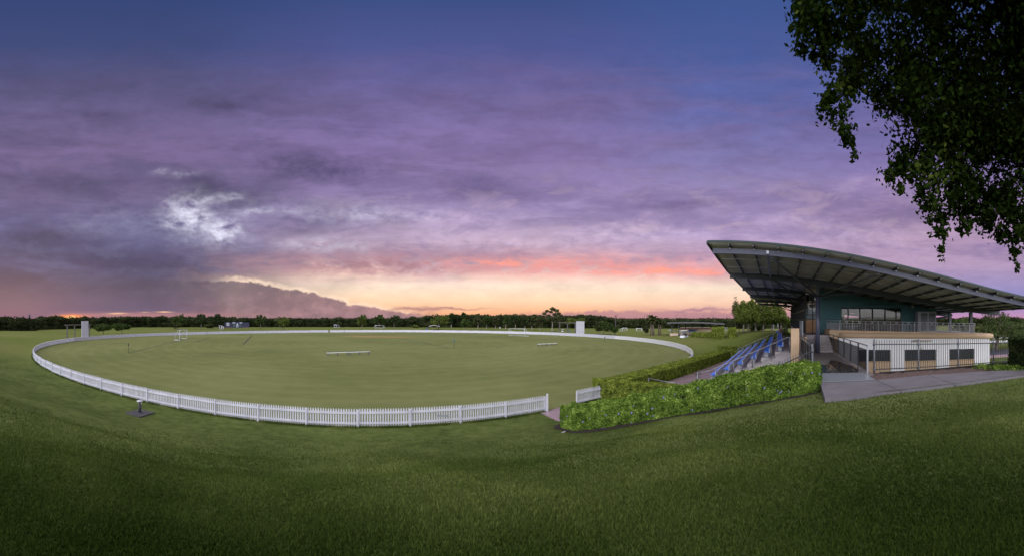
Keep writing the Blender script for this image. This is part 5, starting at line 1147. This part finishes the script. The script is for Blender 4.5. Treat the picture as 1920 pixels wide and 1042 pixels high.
for x, yt, lb in ((1343.5, 595.8, 'plain dark pole between two street lamps above the pavilion'), (1357.7, 596.3, 'plain dark pole at the right end of the pavilion roof')):
    b = Vector(PD(x, 606, 220)); mb = MB(); mb.tube([b, PD(x, yt, 220)], .22, 6); simple('pole', mb, black, lb, 'pole')
# pylon and white building at the left
root = thing('pylon', PD(55.5, 606, 420), 'dark lattice power pylon over the gap in the left trees', 'pylon'); mb = MB(); pyl = mat('pylon_steel', (.06, .055, .075), .7)
for s in (-1, 1):
    for q in (-.6, .6): b = Vector(PD(55.5, 608, 420)); mb.bar(b + Vector((1.3*s, q*2, 0)), Vector(PD(55.5, 589, 420)) + Vector((.3*s, q*.5, 0)), .28)
for k in range(6):
    y = 604 - 2.6*k; w = 1.3 - .19*k; a = Vector(PD(55.5, y, 420)); b = Vector(PD(55.5, y-2.6, 420)); mb.bar(a - Vector((w, 0, 0)), b + Vector((w-.19, 0, 0)), .2); mb.bar(a + Vector((w, 0, 0)), b - Vector((w-.19, 0, 0)), .2); mb.bar(a - Vector((w, 0, 0)), a + Vector((w, 0, 0)), .2)
for y, w in ((590, 1.6), (592.2, 1.9), (594.6, 1.6)): a = Vector(PD(55.5, y, 420)); dv = Vector((a.y, -a.x, 0)).normalized()*w; mb.bar(a - dv, a + dv, .3)
mb.build('lattice', pyl, root)
root = thing('pale_building', PD(61, 612, 240), 'small white building in the gap of the left trees', 'building'); mb = MB(); fbox(mb, 56.5, 66, 603.8, 611.5, 240, 3); mb.build('wall', mat('pale_wall', (.42, .42, .46), .8), root); mb = MB(); fbox(mb, 56, 66.5, 602.8, 603.9, 239.6, 4); mb.build('roof', mat('pale_roof', (.55, .52, .58), .7), root); pieces('window', mat('dark_window', (.02, .024, .028), .35), root, 236.5, .2, (58, 60, 606, 608), (62, 64, 606, 608))
# picnic canopy, bins, park bits
root = thing('canopy', PD(813, 618, 165), 'pale shade canopy on posts under the broad light green tree', 'canopy'); mb = MB(); q = [PD(804.5, 611.2, 163), PD(813, 609.2, 163), PD(824.5, 611.4, 163), PD(824, 611.2, 170), PD(813, 609, 170), PD(804, 611, 170)]; mb.prism([Vector(p) for p in (q[0], q[1], q[4], q[5])], (0, 0, .12)); mb.prism([Vector(p) for p in (q[1], q[2], q[3], q[4])], (0, 0, .12)); mb.build('roof', mat('canopy_cloth', (.60, .56, .58), .7), root)
for x in (810.5, 820.8): mb = MB(); fbox(mb, x-.45, x+.45, 611, 619, 165, .3); mb.build('post', palebark, root)
def smallbox(name, label, cat, x0, x1, y0, y1, d, m):
    root = thing(name, PD((x0+x1)/2, y1, d), label, cat); mb = MB(); fbox(mb, x0, x1, y0+.5, y1, d, .8); mb.build('body', m, root); mb = MB(); fbox(mb, x0-.15, x1+.15, y0, y0+.5, d-.1, 1.0); mb.build('lid', m, root)
binb = mat('bin_blue', (.03, .10, .30), .5)
smallbox('wheelie_bin', 'blue bin on the grass left of the picnic canopy', 'bin', 798.7, 801.6, 614.5, 617.6, 160, binb); smallbox('wheelie_bin', 'dark blue bin under the right post of the picnic canopy', 'bin', 819.2, 821.2, 616, 618.8, 160, mat('bin_dark', (.02, .035, .06), .5)); smallbox('wheelie_bin', 'blue bin right of the golf cart behind the sight screen frame', 'bin', 1066.5, 1068.6, 618, 620.8, 140, binb)
smallbox('wheelie_bin', 'tiny blue bin on the far field beside the wide low green tree', 'bin', 524.2, 525.8, 612, 613.8, 190, binb)
def parkbench(label, x0, x1, y0, y1, d):
    root = thing('park_bench', PD((x0+x1)/2, y1, d), label, 'bench'); mb = MB(); fbox(mb, x0, x1, y0, y0+.8, d, .6); mb.build('seat', black, root); mb = MB(); fbox(mb, x0, x1, y0-1.3, y0-.5, d+.5, .1); mb.build('backrest', black, root)
    for x in (x0+.8, x1-.8): mb = MB(); fbox(mb, x-.3, x+.3, y0+.8, y1, d, .5); mb.build('leg', black, root)
parkbench('dark bench on the park grass behind the far fence, under the olive trees', 900.5, 904.8, 618.3, 620, 152); parkbench('dark bench behind the far fence under the tall gum', 1036, 1044, 621.3, 623.2, 138)
root = thing('park_sign', PD(937.5, 616.5, 160), 'small white sign board among the park tree trunks', 'sign'); mb = MB(); fbox(mb, 936.8, 938.2, 612.4, 615.2, 160, .08); mb.build('board', white, root); mb = MB(); fbox(mb, 937.3, 937.7, 615.2, 617.5, 160, .1); mb.build('post', black, root)
# golf carts
def cart(label, x, yb, w, d, side):
    b = Vector(PD(x, yb, d)); s = w*d/F/1.5; root = thing('golf_cart', b, label, 'golf cart', 'golf carts'); u = Vector((b.y, -b.x, 0)).normalized(); f = Vector((-b.x, -b.y, 0)).normalized(); f = (f*.8 + u*.6*side).normalized(); u = Vector((-f.y, f.x, 0))
    cm = mat('cart_white', (.62, .62, .64), .4); dk_ = mat('cart_dark', (.03, .03, .035), .5)
    def P(l, a, z): return b + f*l*s + u*a*s + Vector((0, 0, z*s))
    def bx(mb, l0, l1, a0, a1, z0, z1, l1t=None):
        l1t = l1 if l1t is None else l1t; p = [P(l0, a0, z0), P(l1, a0, z0), P(l1, a1, z0), P(l0, a1, z0), P(l0, a0, z1), P(l1t, a0, z1), P(l1t, a1, z1), P(l0, a1, z1)]; mb.add(p, [(0,3,2,1),(4,5,6,7),(0,1,5,4),(1,2,6,5),(2,3,7,6),(3,0,4,7)])
    mb = MB(); bx(mb, .45, 1.15, -.55, .55, .28, .78, .85); bx(mb, -1.1, .45, -.55, .55, .28, .42); bx(mb, -1.1, -.35, -.55, .55, .42, .72); mb.build('body', cm, root)
    mb = MB(); bx(mb, -.35, .1, -.5, .5, .62, .78); bx(mb, -.5, -.35, -.5, .5, .78, 1.2); mb.build('seat', dk_, root)
    mb = MB(); bx(mb, -1.1, .85, -.6, .6, 1.82, 1.92); mb.build('roof', cm, root)
    for l, l2 in ((.85, .7), (-1.0, -1.0)):
        for a in (-.52, .52): mb = MB(); mb.bar(P(l, a, .7), P(l2, a, 1.83), .05*s); mb.build('roof_post', dk_, root)
    mb = MB(); mb.add([P(.83, -.5, .8), P(.83, .5, .8), P(.72, .5, 1.8), P(.72, -.5, 1.8)], [(0, 1, 2, 3)]); mb.build('windscreen', glassm, root)
    for l in (.75, -.75):
        for a in (-.52, .52): mb = MB(); mb.tube([P(l, a-.09, .22), P(l, a+.09, .22)], .22*s, 12); mb.build('wheel', dk_, root)
    for a in (-.35, .35): mb = MB(); mb.tube([P(1.08, a, .5), P(1.13, a, .5)], .08*s, 8); mb.build('headlight', mat('lamp_glass', (.42, .43, .44), .3), root)
cart('white golf cart parked beside the low clipped hedge in front of the far pavilion', 1282.5, 634.6, 12.5, 84, -.6); cart('small white golf cart far off behind the right sight screen frame', 1055.3, 622.8, 5.2, 142, -.3)
# far pavilion
d = 97; PV = thing('pavilion', PD(1300, 630, d), 'low cream pavilion with thin grey roof on dark columns, right of the palms', 'building')
cr2 = mat('pavilion_cream', (.80, .64, .45), .8, .05, 2)
mb = MB(); fbox(mb, 1277.5, 1331.5, 613.8, 627.5, d+20, 12); mb.build('wall', cr2, PV); mb = MB(); fbox(mb, 1277, 1332, 613.0, 614.3, d+20.5, 13); mb.build('wall_capping', tan_m, PV)
mb = MB(); fbox(mb, 1256, 1273, 624.2, 630.8, d, .5); mb.build('low_wall', mat('pavilion_low_wall', (.62, .46, .38), .8, .05, 2), PV)
mb = MB(); n = 20; xs = np.linspace(1250.5, 1358.5, n+1); fr_ = []; bk_ = []
for x in xs: t = (x-1250.5)/108; y = 603.8 - 1.9*math.sin(math.pi*min(1, t*1.05+.02))**.8 + (1.6*t if t > .5 else .8*(t)); y = 604.6 - 1.9*math.sin(math.pi*t*.85+.25) + 1.8*t*t; fr_.append(PD(x, y, d-4)); bk_.append(PD(x, y-.3, d+16))
mb.add(fr_ + bk_ + [(p[0], p[1], p[2]-.30) for p in fr_] + [(p[0], p[1], p[2]-.30) for p in bk_], [(k, k+1, n+1+k+1, n+1+k) for k in range(n)] + [(2*n+2+k, 3*n+3+k, 3*n+3+k+1, 2*n+2+k+1) for k in range(n)] + [(k, 2*n+2+k, 2*n+2+k+1, k+1) for k in range(n)]); mb.build('roof', mat('pavilion_roof', (.085, .08, .09), .6, .05, 1), PV)
for x, yb, dd in ((1260, 630.6, d), (1272, 631.3, d-2), (1285.5, 614, d+10), (1297.5, 614, d+12), (1315, 613.5, d+9), (1317.5, 613.5, d+14), (1332.5, 613, d+10), (1348, 612, d+8)):
    mb = MB(); fbox(mb, x-.75, x+.75, 604.2, yb, dd, .3); mb.build('column', black, PV)
mb = MB(); fbox(mb, 1278, 1331, 611.6, 612, d+8, .06)
for x in np.arange(1278.3, 1331, 4.4): fbox(mb, x-.12, x+.12, 611.9, 613.4, d+8.02, .05)
mb.build('rooftop_rail', galv, PV)
for x0, x1, y0, y1 in ((1299, 1304.6, 620.5, 626), (1310.8, 1313.4, 621.7, 624.2), (1315.2, 1317.8, 621.9, 624.2), (1319.6, 1322, 622.1, 624.2), (1279.5, 1285, 620.5, 625)):
    mb = MB(); fbox(mb, x0, x1, y0, y1, d+7.8, .1); mb.build('door' if y1 > 624.5 else 'window', mat('dark_window', (.02, .024, .028), .35) if x0 > 1290 else mat('grey_shutter', (.35, .33, .32), .6), PV)
root = thing('awning', PD(1297, 624, d), 'blue sloping shade awning at the front of the cream pavilion', 'awning'); mb = MB(); q = [PD(1286.5, 620.5, d-2), PD(1293.5, 621.7, d-5), PD(1309, 617.9, d+2), PD(1294, 616.9, d+6)]; mb.prism([Vector(p) for p in q], (0, 0, .12)); mb.build('cloth', mat('awning_blue', (.03, .085, .22), .6), root)
for x in (1293.3, 1306): mb = MB(); fbox(mb, x-.4, x+.4, 619.5, 633.5 if x < 1300 else 627, d-5 if x < 1300 else d+2, .15); mb.build('post', black, root)
def umbrella(label, x, y, w, red, d):
    b = Vector(PD(x, 629, d)); root = thing('parasol', b, label, 'umbrella'); c = Vector(PD(x, y, d)); r_ = w*d/F/2; a_ = MB(); b_ = MB()
    for k in range(8):
        p0 = c + Vector((math.cos(k*math.pi/4)*r_, math.sin(k*math.pi/4)*r_, -.45)); p1 = c + Vector((math.cos((k+1)*math.pi/4)*r_, math.sin((k+1)*math.pi/4)*r_, -.45)); (a_ if k % 2 else b_).prism([c, p0, p1], (0, 0, -.02))
    cn = a_.build('canopy', white, root); b_.build('red_gore', mat('parasol_red', (.45, .03, .035), .7) if red else white, cn); mb = MB(); mb.tube([b, c], .03, 6); mb.build('pole', galv, root)
umbrella('red and white parasol left of the second dark pavilion column', 1265.5, 616.4, 6.5, True, d+3); umbrella('red and white parasol right of the second dark pavilion column', 1273.8, 615.8, 8, True, d+2); umbrella('plain pale parasol at the left end of the pavilion', 1256.5, 615.7, 10, False, d+3)
smallbox('crate', 'blue box beside the second dark column of the pavilion', 'box', 1273, 1276.4, 627.2, 631.2, d-1, mat('crate_blue', (.03, .05, .22), .6))
# rugby posts behind the row, blue bin by the far handrail, marker
root = thing('rugby_posts', PD(1456, 622, 75), 'pale rugby goal posts between the trunks of the tall tree row', 'goal posts'); mb = MB()
mb.tube([PD(1450.5, 625, 75), PD(1450.5, 603.5, 75)], .055, 6); mb.build('post', white, root); mb = MB(); mb.tube([PD(1458.6, 625, 75), PD(1458.6, 603, 75)], .055, 6); mb.build('post', white, root); mb = MB(); mb.tube([PD(1450.5, 619, 75), PD(1458.6, 618.6, 75)], .05, 6); mb.build('crossbar', white, root)
root = thing('bin', PD(1458, 622, 47), 'bright blue box bin mounted on a post at the top of the far handrail', 'bin'); mb = MB(); fbox(mb, 1455.8, 1460.8, 619.6, 622.3, 47, .3); mb.build('box', mat('bin_bright', (.04, .22, .50), .5), root); mb = MB(); fbox(mb, 1455.5, 1461.1, 619.0, 619.6, 46.95, .36); mb.build('lid', black, root); mb = MB(); fbox(mb, 1457.4, 1458.3, 622.3, 634, 47, .06); mb.build('post', galv, root)
b = PD(1413.3, 652.6, 44); mb = MB(); mb.tube([b, (b[0], b[1], b[2]+.04), (b[0], b[1], b[2]+.10), (b[0], b[1], b[2]+.13)], [.27, .26, .17, .06], 14); simple('marker_cone', mb, mat('orange_plastic', (.75, .12, .02), .5), 'flat orange marker resting among the far blue seat rows', 'marker')

# ------------------------------------------------------------------ the big tree leaning in from the right
lf_over = leafmat('overhang_leaf', (.004, .008, .002), (.030, .055, .010), (.15, .20, .038), .3, .6, 0.0)
rng = np.random.default_rng(201)
tb = (6.6, -2.6); TR = thing('shade_tree', (tb[0], tb[1], hz(*tb)), 'dark leafy tree hanging its branches in from the upper right corner', 'tree')
BL = [(1720,-40,150,7.6),(1850,-20,190,7.6),(1585,15,80,7.2),(1530,45,48,7),(1506,14,38,7),(1490,60,14,7),(1500,90,16,7),(1600,90,62,7.2),(1540,105,30,7),(1592,150,40,7),(1568,188,32,7),(1545,212,20,6.9),(1577,235,26,6.9),(1594,268,18,6.9),(1603,292,9,6.9),(1690,120,85,7.4),(1660,190,30,7.2),(1770,150,120,7.6),(1870,150,120,7.8),(1735,250,58,7.3),(1690,300,34,7.1),(1664,330,16,7),(1685,352,14,7),(1790,270,95,7.5),(1885,285,80,7.6),(1722,330,30,7.1),(1740,365,34,7.1),(1757,405,28,7),(1764,440,18,7),(1764,468,10,7),(1767,488,6,7),(1800,345,50,7.2),(1815,395,34,7.1),(1812,425,18,7),(1855,365,50,7.2),(1868,405,40,7.2),(1905,390,48,7.2),(1878,440,16,7.1),(1905,440,26,7.1),(1903,475,15,7),(1907,503,8,7),(1960,250,110,7.5),(1990,60,170,7.6),(1950,420,50,7.2)]
B = []
for (x, y, r_, d_) in BL:
    p = PD(x, y, d_*1.0 + rng.normal()*.25); k = r_*d_/F; B.append((p[0], p[1], p[2], k, k, k*1.08))
B2 = [(5.2, 1.6, 11.4, 2.4, 2.4, 1.2), (6.6, -1.8, 11.8, 2.6, 2.6, 1.4), (8.8, .6, 10.8, 2.2, 2.2, 1.4), (8.4, -4, 10.5, 2.4, 2.4, 1.4)]  # unseen upper crown, added to shade the near lawn
SB = []
for b in B:
    for q in range(9):
        a = rng.normal(size=3); a /= np.linalg.norm(a); rr_ = b[3]*rng.uniform(.22, .42); k = b[3]*rng.uniform(.35, .85); SB.append((b[0]+a[0]*k, b[1]+a[1]*k, b[2]+a[2]*k*1.05, rr_, rr_, rr_*1.5))
V1_ = np.concatenate([blobleaves(SB, 46000, .105, rng, .9, .25), blobleaves(B, 14000, .10, rng, .9, .2), blobleaves([(b[0], b[1], b[2], b[3]*1.12+.02, b[4]*1.12+.02, b[5]*1.10+.02) for b in B], 9000, .10, rng, .9, .8)]); V2_ = blobleaves(B2, 6000, .30, rng, .9, .3)
quadmesh('crown', np.concatenate([V1_, V2_]), lf_over, TR)
mb = MB(); z_ = hz(*tb); mb.tube([(tb[0], tb[1], z_-.3), (tb[0]-.1, tb[1]+.1, z_+1.2), (tb[0]-.1, tb[1]+.3, z_+3.2), (tb[0], tb[1]+.2, z_+5.4)], [.46, .36, .31, .24], 12)
s0 = Vector((tb[0]-.1, tb[1]+.3, z_+3.4))
for k in (1, 17, 18, 24, 41, 42, 34):
    e = Vector(B[k][:3]); mid = s0.lerp(e, .5) + Vector((0, 0, .9)); mid = mid + Vector((mid.x, mid.y, 0))*.12; e2 = s0.lerp(e, .86); mb.tube([s0 + Vector((0, 0, rng.random()*1.8)), mid, e2], [.06, .03, .008], 7)
for b_ in B2: e = Vector(b_[:3]); mb.tube([s0 + Vector((0, 0, 1.5)), s0.lerp(e, .5) + Vector((0, 0, .5)), e], [.16, .1, .04], 7)
mb.build('trunk', mat('dark_bark', (.018, .014, .011), .9, .3, 6, .5, 20), TR)

# ------------------------------------------------------------------ short grass blades on the near lawn
def bladesmat():
    m = leafmat('grass_blade', (.026, .050, .009), (.112, .152, .036), (.22, .26, .078), .3, .30, 0.0); t = m.node_tree
    r = [n for n in t.nodes if n.type == 'VALTORGB'][0]; P = t.nodes.new('ShaderNodeNewGeometry').outputs['Position']
    x = t.nodes.new('ShaderNodeMix'); x.data_type = 'RGBA'; x.blend_type = 'MULTIPLY'; t.links.new(near_vignette(t, P), x.inputs[0]); t.links.new(r.outputs[0], x.inputs[6]); x.inputs[7].default_value = (.42, .50, .34, 1)
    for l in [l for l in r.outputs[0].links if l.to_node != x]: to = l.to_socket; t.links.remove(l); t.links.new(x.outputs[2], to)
    return m
rng = np.random.default_rng(301); N = 330000; dd = 1.8*np.exp(rng.random(N)*math.log(15.5/1.8)); a = (rng.random(N)*2-1)*1.45; n2_ = 90000; dd = np.concatenate([dd, 7.0*np.sqrt(rng.random(n2_))]); a = np.concatenate([a, rng.random(n2_)*6.2832]); N = N + n2_
x = dd*np.sin(a); y = dd*np.cos(a)
rx, ry = x-CEN[0], y-CEN[1]; s = np.hypot(rx, ry) - Rf(np.arctan2(ry, rx)); u = x*UX + y*UY; v = x*VX + y*VY
pol = [PZ(px_, py_, 2.62)[:2] for px_, py_ in near] + [PZ(px_, py_, 2.62)[:2] for px_, py_ in farp[::-1]]
def inpoly(x, y, P):
    c = np.zeros(len(x), bool); n = len(P)
    for i_ in range(n):
        x0, y0 = P[i_]; x1, y1 = P[(i_+1) % n]; m = ((y0 > y) != (y1 > y)); m &= x < (x1-x0)*(y-y0)/((y1-y0) if y1 != y0 else 1e-9) + x0; c ^= m
    return c
ok = (s > .25) & ~inpoly(x, y, pol) & (u < 14.9) & (rng.random(N) < np.clip((16.5-dd)/8, .0, 1))
bedp = [(p[0], p[1]) for p in off] + [(p[0], p[1]) for p in bb[::-1]]; ok &= ~inpoly(x, y, bedp) & ~inpoly(x, y, [(p[0], p[1]) for p in c[:0]] or [(0, 0), (0, 0), (0, 0)]) & ~inpoly(x, y, [(p[0], p[1]) for p in gp])
mt = [G(234.5, 775), G(262, 767.5), G(290, 774.5), G(262, 783)]; ok &= ~inpoly(x, y, [(p[0], p[1]) for p in mt])
x, y, dd = x[ok], y[ok], dd[ok]; z = terrain(x, y); n = len(x)
h = (.018 + .022*rng.random(n))*(1 + dd*.03); w = .0045*(1 + dd*.22); an = rng.random(n)*6.283; ln = h*(.3 + .7*rng.random(n)); la = rng.random(n)*6.283
b0 = np.stack([x - np.cos(an)*w, y - np.sin(an)*w, z - .004], -1); b1 = np.stack([x + np.cos(an)*w, y + np.sin(an)*w, z - .004], -1); tp = np.stack([x + np.cos(la)*ln, y + np.sin(la)*ln, z + h], -1)
def tuft(x, y, h, w):
    n = len(x); z = terrain(x, y); an = rng.random(n)*6.283; la = rng.random(n)*6.283; ln = h*.5*rng.random(n)
    return np.stack([np.stack([x-np.cos(an)*w, y-np.sin(an)*w, z-.01], -1), np.stack([x+np.cos(an)*w, y+np.sin(an)*w, z-.01], -1), np.stack([x+np.cos(la)*ln, y+np.sin(la)*ln, z+h], -1)], 1)
n_ = 42000; tq = np.radians(-54 - 90*rng.random(n_)**1.3); sq = rng.normal(size=n_)*.10 + .06; keep = (np.sin(tq*190) + np.sin(tq*71+1) + rng.normal(size=n_)*.8) > -.8
tq, sq = tq[keep], sq[keep]; qr = Rf(tq) + sq; T1 = tuft(CEN[0] + qr*np.cos(tq), CEN[1] + qr*np.sin(tq), .05 + .09*rng.random(len(tq))**2, .010)
ed = [np.array(PZ(px_, py_, 2.62)[:2]) for px_, py_ in near]; n_ = 16000; f = rng.random(n_)*(len(ed)-1.001); fi = f.astype(int); ed = np.array(ed); pe = ed[fi] + (ed[fi+1]-ed[fi])*(f-fi)[:, None]; pn = pe/np.linalg.norm(pe, axis=1, keepdims=True); pe = pe - pn*(np.abs(rng.normal(size=n_))*.07 - .02)[:, None]
T2 = tuft(pe[:, 0], pe[:, 1], .05 + .075*rng.random(n_)**1.5, .007)
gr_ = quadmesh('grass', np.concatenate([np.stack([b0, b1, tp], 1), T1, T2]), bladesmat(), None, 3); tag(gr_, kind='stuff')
